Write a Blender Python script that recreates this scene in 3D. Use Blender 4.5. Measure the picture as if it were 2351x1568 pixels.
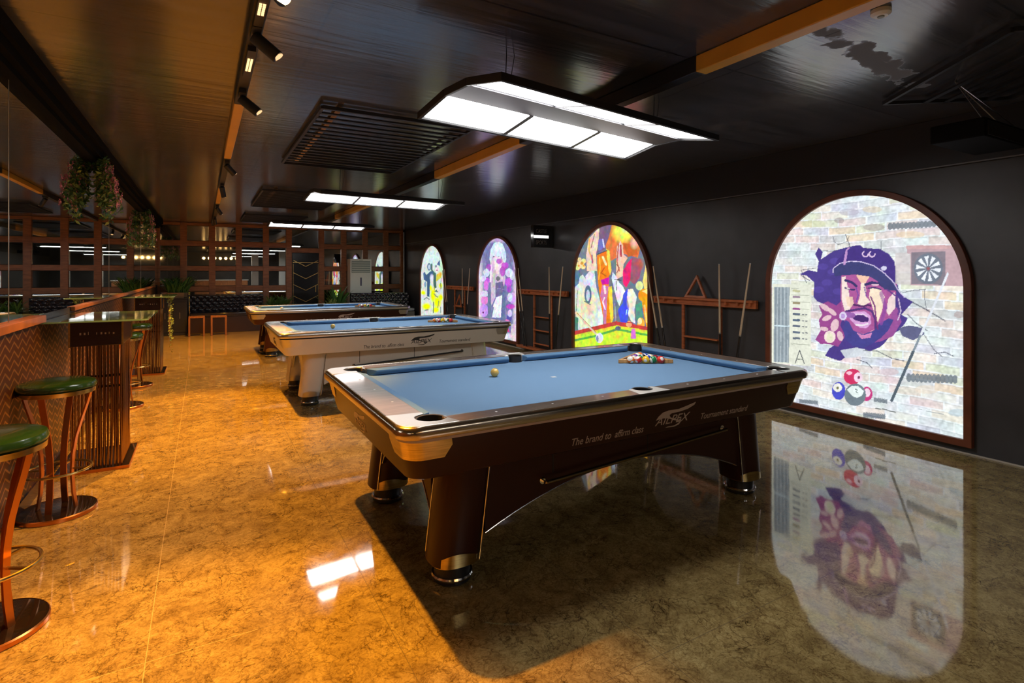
import bpy, bmesh, math, random
import numpy as np
from mathutils import Vector, Matrix
PI = math.pi
SC = bpy.context.scene
COL = SC.collection
for o in list(bpy.data.objects): bpy.data.objects.remove(o)

# ---------------------------------------------------------------- camera, exposure, world
FPX, HX, HY, CX, EYE = 1240.0, 465.0, 627.0, 1175.5, 1.49
YAW = math.atan((CX - HX) / FPX)
cam = bpy.data.cameras.new('camera'); co = bpy.data.objects.new('camera', cam); COL.objects.link(co)
co.location = (0, 0, EYE); co.rotation_euler = (PI/2, 0, -YAW)
cam.sensor_width = 36; cam.lens = FPX/2351*36; cam.shift_y = -(784-HY)/2351
cam.clip_start = .05; cam.clip_end = 100
SC.camera = co
SC.view_settings.view_transform = 'Standard'; SC.view_settings.look = 'None'
SC.view_settings.gamma = 1; SC.view_settings.use_curve_mapping = False
SC.view_settings.exposure = 0.45
w = bpy.data.worlds.new('world'); SC.world = w; w.use_nodes = True
w.node_tree.nodes['Background'].inputs[0].default_value = (.5, .55, .7, 1)
w.node_tree.nodes['Background'].inputs[1].default_value = .02
LAMP_POWER = 10.5      # emission of the white panels
BOX_POWER = .80      # emission of the back-lit pictures
SPOT_POWER = 1.0

# room numbers
XL, XR, YB, YF, ZC = -.99, 5.46, 16.3, -6.5, 2.80

# ---------------------------------------------------------------- materials
def s2l(c):
    return tuple(((v/12.92) if v <= .04045 else ((v+.055)/1.055)**2.4) for v in c)
def rgb(r, g, b): return s2l((r/255, g/255, b/255))
MATS = {}
def mat(name, col=(.5,.5,.5), rough=.5, metal=0, ior=1.5, emit=None, power=0, coat=0, noise=None, bump=0, bscale=60):
    if name in MATS: return MATS[name]
    m = bpy.data.materials.new(name); m.use_nodes = True; nt = m.node_tree
    b = nt.nodes['Principled BSDF']
    b.inputs['Base Color'].default_value = (*col, 1); b.inputs['Roughness'].default_value = rough
    b.inputs['Metallic'].default_value = metal; b.inputs['IOR'].default_value = ior
    b.inputs['Coat Weight'].default_value = coat; b.inputs['Coat Roughness'].default_value = .06
    if emit:
        b.inputs['Emission Color'].default_value = (*emit, 1); b.inputs['Emission Strength'].default_value = power
    tc = None
    if noise or bump:
        tc = nt.nodes.new('ShaderNodeTexCoord')
    if noise:
        sc, amt, st = noise
        mp = nt.nodes.new('ShaderNodeMapping'); mp.inputs['Scale'].default_value = st
        nt.links.new(tc.outputs['Object'], mp.inputs[0])
        n = nt.nodes.new('ShaderNodeTexNoise'); n.inputs['Scale'].default_value = sc; n.inputs['Detail'].default_value = 6
        nt.links.new(mp.outputs[0], n.inputs['Vector'])
        r = nt.nodes.new('ShaderNodeValToRGB')
        r.color_ramp.elements[0].position = .3; r.color_ramp.elements[1].position = .7
        r.color_ramp.elements[0].color = (*[c*(1-amt) for c in col], 1)
        r.color_ramp.elements[1].color = (*[min(1, c*(1+amt)) for c in col], 1)
        nt.links.new(n.outputs['Fac'], r.inputs[0]); nt.links.new(r.outputs[0], b.inputs['Base Color'])
    if bump:
        n = nt.nodes.new('ShaderNodeTexNoise'); n.inputs['Scale'].default_value = bscale; n.inputs['Detail'].default_value = 5
        nt.links.new(tc.outputs['Object'], n.inputs['Vector'])
        bp = nt.nodes.new('ShaderNodeBump'); bp.inputs['Strength'].default_value = bump; bp.inputs['Distance'].default_value = .01
        nt.links.new(n.outputs['Fac'], bp.inputs['Height']); nt.links.new(bp.outputs[0], b.inputs['Normal'])
    MATS[name] = m
    return m
S1 = (1, 1, 1)
M = dict(
    brown=mat('dark_brown_lacquer', (.036,.0115,.0065), .30, ior=1.3),
    railwood=mat('dark_rail_wood', (.13,.095,.075), .28, coat=.5, noise=(6, .35, (1,8,8))),
    white=mat('white_lacquer', (.62,.58,.50), .3, coat=.3),
    railwhite=mat('greige_rail_wood', (.40,.34,.29), .25, coat=.5, noise=(6, .15, (1,8,8))),
    cloth=mat('blue_cloth', (.130,.245,.405), .9, bump=.15, bscale=400),
    cushion=mat('blue_cushion_cloth', (.10,.215,.38), .85),
    chrome=mat('polished_metal', (.78,.76,.74), .12, 1),
    silver=mat('brushed_silver', (.55,.53,.5), .3, 1),
    bronze=mat('bronze_trim', (.32,.23,.12), .22, 1),
    bronzesilver=mat('silver_bronze_edge', (.52,.43,.33), .2, 1),
    whiteplate=mat('white_metal_plate', (.72,.70,.66), .3, .3),
    cueball=mat('yellowish_ball_resin', (.78,.50,.12), .08, coat=.5),
    gold=mat('satin_gold', (.58,.43,.17), .25, 1, noise=(8, .25, (1,1,14))),
    rosegold=mat('copper_gold_metal', (.62,.24,.07), .28, 1),
    darkgold=mat('dark_gold_rods', (.38,.21,.09), .2, 1),
    black=mat('black_plastic', (.012,.012,.013), .4),
    blackgloss=mat('black_gloss', (.01,.01,.011), .08, coat=.5),
    matblack=mat('matte_black_metal', (.012,.012,.014), .5),
    pocket=mat('black_leather', (.012,.011,.012), .6),
    pearl=mat('pearl_inlay', (.8,.8,.8), .2),
    lampframe=mat('lamp_grey_metal', (.20,.20,.22), .4, .6),
    panel=mat('white_light_panel', (.9,.9,.9), .5, emit=(1.0,.985,.97), power=LAMP_POWER),
    yellow=mat('ochre_painted_steel', (.66,.33,.035), .4, noise=(3,.12,(1,1,1))),
    archwood=mat('red_brown_frame_wood', (.15,.038,.014), .42, noise=(7,.3,(6,1,1))),
    rackwood=mat('rack_red_wood', (.46,.13,.04), .4, noise=(9,.3,(1,1,6))),
    gridwood=mat('back_wall_wood', (.30,.11,.035), .4, noise=(5,.3,(1,1,5))),
    ledgewood=mat('ledge_wood', (.27,.10,.03), .35, noise=(6,.3,(6,1,1))),
    mirror=mat('mirror_glass', (.80,.83,.80), .012, 1),
    mirrordim=mat('smoked_mirror_glass', (.55,.56,.54), .03, 1),
    green=mat('dark_green_leather', (.009,.036,.010), .22, coat=.6),
    glass=mat('green_glass_top', (.10,.20,.16), .03, ior=1.6, coat=.6),
    darkplate=mat('dark_mirror_plate', (.03,.022,.025), .04, .7, coat=.5),
    cabinet=mat('dark_cabinet_board', (.02,.006,.007), .25, coat=.3),
    tuft=mat('black_tufted_leather', (.022,.020,.027), .2, coat=.8),
    seatpanel=mat('brown_seat_base', (.035,.016,.011), .4),
    door=mat('black_door_panel', (.008,.008,.010), .18, coat=.4),
    brass=mat('brass_strip', (.75,.50,.18), .2, 1),
    acwhite=mat('ac_white_plastic', (.88,.90,.86), .4),
    acgrey=mat('ac_grille_grey', (.32,.38,.36), .5),
    leaf=mat('leaf_green', (.08,.20,.045), .45),
    leafpale=mat('pale_leaf_green', (.26,.36,.10), .5),
    leafdark=mat('dark_leaf_green', (.05,.16,.04), .4),
    pink=mat('pink_petals', (.85,.32,.42), .6),
    cream=mat('cream_petals', (.6,.55,.35), .6),
    pot=mat('planter_wood', (.22,.13,.05), .6),
    cuewood=mat('maple_cue_shaft', (.72,.55,.36), .3),
    cueblack=mat('black_cue_butt', (.012,.011,.012), .25, coat=.4),
    bulb=mat('warm_bulb', (.9,.7,.4), .5, emit=(1,.55,.18), power=14),
    lens=mat('warm_spot_lens', (.9,.8,.6), .4, emit=(1,.62,.30), power=.75),
    glare=mat('glaring_spot_lens', (.9,.8,.6), .4, emit=(1,.60,.22), power=14),
    perfor=mat('warm_linear_lens', (.9,.8,.6), .4, emit=(1,.62,.28), power=1.2),
    column=mat('pale_column_plaster', (.6,.62,.62), .7),
    caulk=mat('pale_floor_caulk', (.5,.45,.38), .6),
    rackball=mat('rack_light_wood', (.52,.27,.09), .4, noise=(9,.25,(6,1,1))),
    blackstrip=mat('black_strip', (.01,.01,.01), .3),
    text_gold=mat('printed_silver_brown', (.46,.36,.30), .45),
    text_black=mat('printed_black', (.02,.02,.02), .45),
)
M['panel'].cycles.emission_sampling = 'FRONT_BACK'

def floor_mat():
    m = bpy.data.materials.new('marble_tile_floor'); m.use_nodes = True; nt = m.node_tree; N = nt.nodes; L = nt.links
    b = N['Principled BSDF']; b.inputs['IOR'].default_value = 1.9; b.inputs['Roughness'].default_value = .05
    tc = N.new('ShaderNodeTexCoord')
    def noise(s, d, dist=0, vec=None, rough=.55):
        n = N.new('ShaderNodeTexNoise'); n.inputs['Scale'].default_value = s; n.inputs['Detail'].default_value = d
        n.inputs['Distortion'].default_value = dist; n.inputs['Roughness'].default_value = rough
        L.new(vec or tc.outputs['Object'], n.inputs['Vector']); return n
    def ramp(src, stops):
        r = N.new('ShaderNodeValToRGB'); e = r.color_ramp.elements
        e[0].position, e[0].color = stops[0][0], (*stops[0][1], 1)
        e[1].position, e[1].color = stops[-1][0], (*stops[-1][1], 1)
        for p, c in stops[1:-1]:
            k = e.new(p); k.color = (*c, 1)
        L.new(src, r.inputs[0]); return r
    def mix(f, a, c, mode='MULTIPLY'):
        x = N.new('ShaderNodeMix'); x.data_type = 'RGBA'; x.blend_type = mode
        if hasattr(f, 'node'): L.new(f, x.inputs[0])
        else: x.inputs[0].default_value = f
        for k, v in ((6, a), (7, c)):
            if hasattr(v, 'node'): L.new(v, x.inputs[k])
            else: x.inputs[k].default_value = (*v, 1)
        return x.outputs[2]
    base = ramp(noise(7, 10, 1.1, rough=.62).outputs['Fac'], [(.30, (.215,.148,.054)), (.5, (.35,.26,.105)), (.70, (.47,.365,.155))])
    fine = ramp(noise(38, 8, 2.2, rough=.65).outputs['Fac'], [(.36, (.55,.47,.40)), (.56, (1,1,1))])
    c = mix(.8, base.outputs[0], fine.outputs[0])
    # thin dark wandering veins from voronoi edges in warped space
    wn = noise(3.5, 8, .4)
    add = N.new('ShaderNodeVectorMath'); add.operation = 'MULTIPLY_ADD'
    add.inputs[1].default_value = (.7, .7, .7)
    L.new(wn.outputs['Color'], add.inputs[0]); L.new(tc.outputs['Object'], add.inputs[2])
    for s, w0, dk in ((3.4, .010, .36), (8.5, .022, .45), (17, .03, .55)):
        v = N.new('ShaderNodeTexVoronoi'); v.feature = 'DISTANCE_TO_EDGE'; v.inputs['Scale'].default_value = s
        L.new(add.outputs[0], v.inputs['Vector'])
        gate = ramp(noise(1.7 + s*.4, 3).outputs['Fac'], [(.40, (1,1,1)), (.54, (dk, dk*.90, dk*.78))])
        r = ramp(v.outputs['Distance'], [(0, (1,1,1)), (w0, (.4,.4,.4)), (w0*2.4, (0,0,0))])
        c = mix(r.outputs[0], c, gate.outputs[0])
    # tile seams
    sx = N.new('ShaderNodeSeparateXYZ'); L.new(tc.outputs['Object'], sx.inputs[0])
    def seam(out, off, per, wd):
        a = N.new('ShaderNodeMath'); a.operation = 'SUBTRACT'; L.new(out, a.inputs[0]); a.inputs[1].default_value = off
        d = N.new('ShaderNodeMath'); d.operation = 'PINGPONG'; L.new(a.outputs[0], d.inputs[0]); d.inputs[1].default_value = per/2
        k = N.new('ShaderNodeMath'); k.operation = 'LESS_THAN'; L.new(d.outputs[0], k.inputs[0]); k.inputs[1].default_value = wd
        return k
    kx = seam(sx.outputs['X'], -.19, .873, .0016); ky = seam(sx.outputs['Y'], 1.54, .95, .0016)
    mx = N.new('ShaderNodeMath'); mx.operation = 'MAXIMUM'; L.new(kx.outputs[0], mx.inputs[0]); L.new(ky.outputs[0], mx.inputs[1])
    sc = N.new('ShaderNodeMath'); sc.operation = 'MULTIPLY'; sc.inputs[1].default_value = .7; L.new(mx.outputs[0], sc.inputs[0])
    lt = N.new('ShaderNodeMath'); lt.operation = 'LESS_THAN'; L.new(sx.outputs['X'], lt.inputs[0]); lt.inputs[1].default_value = .2
    grout = mix(lt.outputs[0], (.13, .10, .06), (.62, .47, .25), 'MIX')
    c = mix(sc.outputs[0], c, grout, 'MIX')
    L.new(c, b.inputs['Base Color'])
    rr = ramp(noise(9, 4).outputs['Fac'], [(.3, (.035,)*3), (.8, (.075,)*3)])
    L.new(rr.outputs[0], b.inputs['Roughness'])
    bn = noise(1.6, 3); bp = N.new('ShaderNodeBump'); bp.inputs['Strength'].default_value = .04; bp.inputs['Distance'].default_value = .02
    L.new(bn.outputs['Fac'], bp.inputs['Height']); L.new(bp.outputs[0], b.inputs['Normal'])
    return m
def ceiling_mat():
    m = bpy.data.materials.new('painted_board_concrete'); m.use_nodes = True; nt = m.node_tree; N = nt.nodes; L = nt.links
    b = N['Principled BSDF']; b.inputs['Roughness'].default_value = .17; b.inputs['IOR'].default_value = 2.1
    tc = N.new('ShaderNodeTexCoord')
    mp = N.new('ShaderNodeMapping'); mp.inputs['Scale'].default_value = (.5, 5, 1); L.new(tc.outputs['Object'], mp.inputs[0])
    n = N.new('ShaderNodeTexNoise'); n.inputs['Scale'].default_value = 3; n.inputs['Detail'].default_value = 8; L.new(mp.outputs[0], n.inputs['Vector'])
    r = N.new('ShaderNodeValToRGB'); r.color_ramp.elements[0].position = .3; r.color_ramp.elements[1].position = .75
    r.color_ramp.elements[0].color = (.040,.040,.045,1); r.color_ramp.elements[1].color = (.080,.080,.088,1)
    L.new(n.outputs['Fac'], r.inputs[0])
    # worn patches
    n2 = N.new('ShaderNodeTexNoise'); n2.inputs['Scale'].default_value = .9; n2.inputs['Detail'].default_value = 7; n2.inputs['Distortion'].default_value = .6
    L.new(tc.outputs['Object'], n2.inputs['Vector'])
    r2 = N.new('ShaderNodeValToRGB'); r2.color_ramp.elements[0].position = .60; r2.color_ramp.elements[1].position = .66
    r2.color_ramp.elements[0].color = (0,0,0,1); r2.color_ramp.elements[1].color = (.8,.8,.8,1); L.new(n2.outputs['Fac'], r2.inputs[0])
    x = N.new('ShaderNodeMix'); x.data_type = 'RGBA'; L.new(r2.outputs[0], x.inputs[0]); L.new(r.outputs[0], x.inputs[6]); x.inputs[7].default_value = (.11,.105,.10,1)
    # specks
    v = N.new('ShaderNodeTexVoronoi'); v.inputs['Scale'].default_value = 7; L.new(tc.outputs['Object'], v.inputs['Vector'])
    r3 = N.new('ShaderNodeValToRGB'); r3.color_ramp.elements[0].position = .05; r3.color_ramp.elements[1].position = .09
    r3.color_ramp.elements[0].color = (.25,.25,.25,1); r3.color_ramp.elements[1].color = (1,1,1,1); L.new(v.outputs['Distance'], r3.inputs[0])
    y = N.new('ShaderNodeMix'); y.data_type = 'RGBA'; y.blend_type = 'MULTIPLY'; y.inputs[0].default_value = 1
    L.new(x.outputs[2], y.inputs[6]); L.new(r3.outputs[0], y.inputs[7])
    # one long scraped patch of bare cement
    mq = N.new('ShaderNodeMapping'); mq.vector_type = 'TEXTURE'; mq.inputs['Location'].default_value = (3.62, 1.78, ZC)
    mq.inputs['Rotation'].default_value = (0, 0, math.radians(7)); mq.inputs['Scale'].default_value = (.66, .085, 1); L.new(tc.outputs['Object'], mq.inputs[0])
    ln = N.new('ShaderNodeVectorMath'); ln.operation = 'LENGTH'; L.new(mq.outputs[0], ln.inputs[0])
    n4 = N.new('ShaderNodeTexNoise'); n4.inputs['Scale'].default_value = 7; n4.inputs['Detail'].default_value = 8; L.new(tc.outputs['Object'], n4.inputs['Vector'])
    sm = N.new('ShaderNodeMath'); sm.operation = 'MULTIPLY_ADD'; L.new(n4.outputs['Fac'], sm.inputs[0]); sm.inputs[1].default_value = 2.6; L.new(ln.outputs['Value'], sm.inputs[2])
    pt = N.new('ShaderNodeMapRange'); pt.inputs['From Min'].default_value = 2.30; pt.inputs['From Max'].default_value = 2.12; L.new(sm.outputs[0], pt.inputs['Value'])
    yy = N.new('ShaderNodeMix'); yy.data_type = 'RGBA'; L.new(pt.outputs[0], yy.inputs[0]); L.new(y.outputs[2], yy.inputs[6]); yy.inputs[7].default_value = (.10,.095,.10,1); y = yy
    pr = N.new('ShaderNodeMapRange'); pr.inputs['To Min'].default_value = .17; pr.inputs['To Max'].default_value = .75; L.new(pt.outputs[0], pr.inputs['Value']); L.new(pr.outputs[0], b.inputs['Roughness'])
    # board seams
    sx = N.new('ShaderNodeSeparateXYZ'); L.new(tc.outputs['Object'], sx.inputs[0])
    out = None
    for ax, off, per in (('Y', 1.1, 1.22), ('X', .55, 2.44)):
        a = N.new('ShaderNodeMath'); a.operation = 'SUBTRACT'; L.new(sx.outputs[ax], a.inputs[0]); a.inputs[1].default_value = off
        d = N.new('ShaderNodeMath'); d.operation = 'PINGPONG'; L.new(a.outputs[0], d.inputs[0]); d.inputs[1].default_value = per/2
        k = N.new('ShaderNodeMath'); k.operation = 'LESS_THAN'; L.new(d.outputs[0], k.inputs[0]); k.inputs[1].default_value = .006
        if out:
            q = N.new('ShaderNodeMath'); q.operation = 'MAXIMUM'; L.new(out.outputs[0], q.inputs[0]); L.new(k.outputs[0], q.inputs[1]); out = q
        else: out = k
    z = N.new('ShaderNodeMix'); z.data_type = 'RGBA'; L.new(out.outputs[0], z.inputs[0]); L.new(y.outputs[2], z.inputs[6]); z.inputs[7].default_value = (.012,.012,.014,1)
    L.new(z.outputs[2], b.inputs['Base Color'])
    bp = N.new('ShaderNodeBump'); bp.inputs['Strength'].default_value = .12; bp.inputs['Distance'].default_value = .02
    L.new(n.outputs['Fac'], bp.inputs['Height']); L.new(bp.outputs[0], b.inputs['Normal'])
    return m
def chevron_mat():
    m = bpy.data.materials.new('gold_chevron_wall_panel'); m.use_nodes = True; nt = m.node_tree; N = nt.nodes; L = nt.links
    b = N['Principled BSDF']; b.inputs['Roughness'].default_value = .35
    tc = N.new('ShaderNodeTexCoord'); sx = N.new('ShaderNodeSeparateXYZ'); L.new(tc.outputs['Object'], sx.inputs[0])
    d = N.new('ShaderNodeMath'); d.operation = 'PINGPONG'; L.new(sx.outputs['Y'], d.inputs[0]); d.inputs[1].default_value = .085
    a = N.new('ShaderNodeMath'); a.operation = 'MULTIPLY_ADD'; L.new(d.outputs[0], a.inputs[0]); a.inputs[1].default_value = .55; L.new(sx.outputs['Z'], a.inputs[2])
    p = N.new('ShaderNodeMath'); p.operation = 'PINGPONG'; L.new(a.outputs[0], p.inputs[0]); p.inputs[1].default_value = .027
    r = N.new('ShaderNodeMapRange'); r.inputs['From Min'].default_value = .004; r.inputs['From Max'].default_value = .008; L.new(p.outputs[0], r.inputs['Value'])
    x = N.new('ShaderNodeMix'); x.data_type = 'RGBA'; L.new(r.outputs[0], x.inputs[0]); x.inputs[6].default_value = (.55,.32,.14,1); x.inputs[7].default_value = (.035,.012,.008,1)
    L.new(x.outputs[2], b.inputs['Base Color'])
    inv = N.new('ShaderNodeMath'); inv.operation = 'SUBTRACT'; inv.inputs[0].default_value = 1; L.new(r.outputs[0], inv.inputs[1])
    L.new(inv.outputs[0], b.inputs['Metallic'])
    return m
M['floor'] = floor_mat(); M['ceiling'] = ceiling_mat(); M['chevron'] = chevron_mat()
M['wall'] = mat('charcoal_painted_wall', (.050,.050,.054), .38, noise=(2.2,.25,(1,1,1)), bump=.12, bscale=9)
M['soffit'] = mat('black_painted_soffit', (.014,.014,.017), .45, bump=.1, bscale=9)

# ---------------------------------------------------------------- mesh helpers
class MB:
    def __init__(s): s.v = []; s.f = []
    def add(s, vs, fs, T=None):
        n = len(s.v)
        s.v += [tuple(T @ Vector(v)) if T else tuple(v) for v in vs]
        s.f += [tuple(i+n for i in f) for f in fs]; return s
    def box(s, x0, x1, y0, y1, z0, z1, T=None):
        v = [(x0,y0,z0),(x1,y0,z0),(x1,y1,z0),(x0,y1,z0),(x0,y0,z1),(x1,y0,z1),(x1,y1,z1),(x0,y1,z1)]
        return s.add(v, [(0,3,2,1),(4,5,6,7),(0,1,5,4),(1,2,6,5),(2,3,7,6),(3,0,4,7)], T)
    def bar(s, a, b, w, h=None, up=(0,0,1)):
        a, b = Vector(a), Vector(b); h = h or w; d = (b-a); L = d.length; d.normalize()
        u = Vector(up)
        if abs(d.dot(u)) > .98: u = Vector((0,1,0))
        x = d.cross(u).normalized(); z = x.cross(d).normalized()
        T = Matrix((( x.x,d.x,z.x,a.x),(x.y,d.y,z.y,a.y),(x.z,d.z,z.z,a.z),(0,0,0,1)))
        return s.box(-w/2, w/2, 0, L, -h/2, h/2, T)
    def prism(s, pts, z0, z1, T=None):      # pts: plan outline, CCW
        n = len(pts)
        v = [(x,y,z0) for x,y in pts]+[(x,y,z1) for x,y in pts]
        f = [tuple(range(n-1,-1,-1)), tuple(range(n,2*n))]+[(i,(i+1)%n,(i+1)%n+n,i+n) for i in range(n)]
        return s.add(v, f, T)
    def loft(s, rings, caps=True, closed=True, T=None):
        n = len(rings[0]); v = [p for r in rings for p in r]; f = []
        for k in range(len(rings)-1):
            for i in range(n if closed else n-1):
                j = (i+1) % n
                f.append((k*n+i, k*n+j, (k+1)*n+j, (k+1)*n+i))
        if caps: f += [tuple(range(n-1,-1,-1)), tuple((len(rings)-1)*n+i for i in range(n))]
        return s.add(v, f, T)
    def lathe(s, prof, n=24, c=(0,0,0), caps=True, T=None):
        rings = [[(c[0]+r*math.cos(2*PI*i/n), c[1]+r*math.sin(2*PI*i/n), c[2]+z) for i in range(n)] for r, z in prof]
        return s.loft(rings, caps, True, T)
    def tube(s, pts, r, n=10, closed=False, flat=None):   # flat=(w,h): strip section
        pts = [Vector(p) for p in pts]; m = len(pts); rings = []; px = None
        for k in range(m):
            a = pts[(k-1) % m] if (closed or k > 0) else pts[k]; b = pts[(k+1) % m] if (closed or k < m-1) else pts[k]
            d = (b-a).normalized(); u = Vector((0,0,1)) if abs(d.z) < .95 else Vector((1,0,0))
            if px is None: x = d.cross(u).normalized()
            else:
                x = (px - d*px.dot(d)); x = x.normalized() if x.length > 1e-5 else d.cross(u).normalized()
            px = x; y = d.cross(x)
            rr = r[k] if isinstance(r, (list, tuple)) else r
            if flat: rings.append([tuple(pts[k]+x*a_*flat[0]/2+y*b_*flat[1]/2) for a_, b_ in ((-1,-1),(1,-1),(1,1),(-1,1))])
            else: rings.append([tuple(pts[k]+(x*math.cos(2*PI*i/n)+y*math.sin(2*PI*i/n))*rr) for i in range(n)])
        if closed: rings.append(rings[0])
        return s.loft(rings, not closed)
    def ball(s, c, r, n=16, m=10):
        rings = [[(c[0]+r*math.sin(PI*k/m)*math.cos(2*PI*i/n), c[1]+r*math.sin(PI*k/m)*math.sin(2*PI*i/n), c[2]-r*math.cos(PI*k/m)) for i in range(n)] for k in range(1, m)]
        return s.loft(rings, True)
    def build(s, name, m, parent=None, smooth=True, bevel=0, loc=None):
        me = bpy.data.meshes.new(name); me.from_pydata(s.v, [], s.f); me.update()
        bm = bmesh.new(); bm.from_mesh(me)
        bmesh.ops.recalc_face_normals(bm, faces=bm.faces)
        big = [f for f in bm.faces if len(f.verts) > 8]
        if big: bmesh.ops.triangulate(bm, faces=big)
        bm.to_mesh(me); bm.free()
        if smooth:
            me.shade_smooth(); me.set_sharp_from_angle(angle=math.radians(38))
        me.materials.append(m)
        o = bpy.data.objects.new(name, me); COL.objects.link(o)
        if parent: o.parent = parent
        if loc: o.location = loc
        if bevel:
            b = o.modifiers.new('bevel', 'BEVEL'); b.width = bevel; b.segments = 2; b.limit_method = 'ANGLE'; b.angle_limit = .6
        return o
def tag(o, label=None, cat=None, group=None, kind=None):
    if label: o['label'] = label
    if cat: o['category'] = cat
    if group: o['group'] = group
    if kind: o['kind'] = kind
    return o
def thing(name, label, cat, loc=(0,0,0), rz=0, group=None):
    o = bpy.data.objects.new(name, None); COL.objects.link(o); o.location = loc; o.rotation_euler = (0,0,rz)
    o.empty_display_size = .1
    return tag(o, label, cat, group)
def struct(name, mb, m, **k): return tag(mb.build(name, m, **k), kind='structure')
def copy_tree(o, parent=None):
    c = o.copy(); COL.objects.link(c); c.parent = parent
    for ch in o.children:
        copy_tree(ch, c)
    return c
def dup(o, loc, rz, label, group=None):
    c = copy_tree(o); c.location = loc; c.rotation_euler = (0,0,rz); c['label'] = label
    if group: c['group'] = group
    return c
def rrect(hx, hy, r, z, n=6, cx=0, cy=0):
    out = []
    for (sx, sy, a0) in ((1,1,0),(-1,1,90),(-1,-1,180),(1,-1,270)):
        for k in range(n+1):
            a = math.radians(a0+90*k/n); out.append((cx+sx*(hx-r)+r*math.cos(a), cy+sy*(hy-r)+r*math.sin(a), z))
    return out
def text_mesh(txt, size, m, name, parent, T, shear=0, xs=1, depth=.0012):
    cu = bpy.data.curves.new(name, 'FONT'); cu.body = txt; cu.size = size; cu.shear = shear; cu.align_x = 'LEFT'; cu.extrude = depth/2
    o = bpy.data.objects.new('t', cu); COL.objects.link(o); bpy.context.view_layer.update()
    me = bpy.data.meshes.new_from_object(o.evaluated_get(bpy.context.evaluated_depsgraph_get()))
    bpy.data.objects.remove(o); bpy.data.curves.remove(cu)
    xsz = max(v.co.x for v in me.vertices) - min(v.co.x for v in me.vertices)
    me.transform(Matrix.Diagonal((xs/xsz if xs else 1, 1, 1, 1))); me.transform(T)
    me.materials.clear(); me.materials.append(m); me.name = name
    q = bpy.data.objects.new(name, me); COL.objects.link(q); q.parent = parent
    return q

# ---------------------------------------------------------------- room shell
seams_ = [YF+.02, -3.6, .3, 4.2, 8.1, 12.0]
struct('floor', MB().box(XL-.1, XR+.1, YF-.1, YB+.1, -.1, 0), M['floor'])
struct('ceiling', MB().box(XL-.1, XR+.1, YF-.1, YB+.1, ZC, ZC+.1), M['ceiling'])
struct('wall_right', MB().box(XR, XR+.1, YF, YB, 0, ZC), M['wall'])
struct('trim_1', MB().box(XR-.03, XR-.001, YF, YB-.13, 2.39, ZC-.001).prism([(XR-.045, YF), (XR-.03, YF), (XR-.03, YB-.13), (XR-.045, YB-.13)], 2.385, 2.40), M['soffit'])
struct('trim_60', MB().box(XR-.052, XR-.0455, YF, YB-.13, 2.386, 2.396), mat('grey_wall_lip', (.16,.16,.17), .35))
for k in range(1, 6): struct('trim_%d' % (60+k), MB().box(XL+.0075, XL+.009, seams_[k]-.003, seams_[k]+.003, 1.20, 2.62), M['silver'])
struct('trim_2', MB().box(XR-.012, XR-.001, YF, YB-.2, .0005, .012), M['caulk'])
struct('wall_back', MB().box(XL-.1, XR+.1, YB, YB+.1, 0, ZC), M['wall'])
struct('wall_front', MB().box(XL-.1, XR+.1, YF-.1, YF, 0, ZC), M['wall'])
struct('wall_left', MB().box(XL-.1, XL, YF, YB, 0, ZC), M['wall'])
# mirror wall on the left above a wooden ledge, chevron panelling under it
seams = [YF+.02, -3.6, .3, 4.2, 8.1, 12.0, YB-.14]
for k in range(6):
    o = MB().box(XL+.001, XL+.007, seams[k]+.002, seams[k+1]-.002, 1.20, 2.62).build('window_%d' % (k+1), M['mirror'], smooth=False)
    tag(o, kind='structure')
struct('trim_3', MB().box(XL+.001, XL+.05, YF+.02, 4.86, 1.15, 1.20).box(XL+.001, XL+.035, 5.93, YB-1.2, 1.165, 1.20), M['ledgewood'], bevel=.004)
struct('trim_4', MB().box(XL+.001, XL+.02, YF+.02, YB-1.2, .09, 1.149), M['chevron'], smooth=False)
struct('trim_5', MB().box(XL+.001, XL+.10, YF+.02, YB-.14, 2.66, ZC-.001).box(XL+.001, XL+.06, YF+.02, YB-.14, 2.62, 2.66)
       .box(XL+.10, XL+.13, YF+.02, YB-.14, 2.72, ZC-.001), mat('beam_flat_black', (.004,.004,.004), .8, ior=1.15))
struct('baseboard_left', MB().box(XL+.001, XL+.03, YF+.02, YB-1.2, .0005, .09), M['cabinet'])

# back wall: wooden grid with mirror panes
posts = [-.99, -.423, .219, .846, 1.511, 2.10, 2.973, 3.60, 4.23, 4.86, 5.37]
grid = MB()
for k, x in enumerate(posts):
    w_ = .075 if k not in (0, 10) else .06
    grid.box(max(x-w_, XL+.002), min(x+w_, XR-.07), YB-.10, YB-.001, .001, ZC-.002)
for z0, z1 in ((2.72, ZC-.003), (2.19, 2.33), (1.55, 1.68), (1.01, 1.15)):
    for a, b in ((posts[0], posts[5]), (posts[6], posts[10])):
        grid.box(a+.05, b-.05, YB-.085, YB-.001, z0, z1)
for z0, z1 in ((2.72, ZC-.003), (2.07, 2.20)):
    grid.box(posts[5]+.05, posts[6]-.05, YB-.085, YB-.001, z0, z1)
struct('trim_6', grid, M['gridwood'], bevel=.006)
wn = 7
for k in range(10):
    a, b = posts[k]+.055, posts[k+1]-.055
    if k == 5: spans = [(2.21, 2.71)]
    else: spans = [(2.34, 2.71), (1.69, 2.18), (1.16, 1.54), (.35, 1.0)]
    for z0, z1 in spans:
        tag(MB().box(a, b, YB-.04, YB-.03, z0, z1).build('window_%d' % wn, M['mirrordim'] if k in (0, 9) else M['mirror'], smooth=False), kind='structure'); wn += 1
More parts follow.
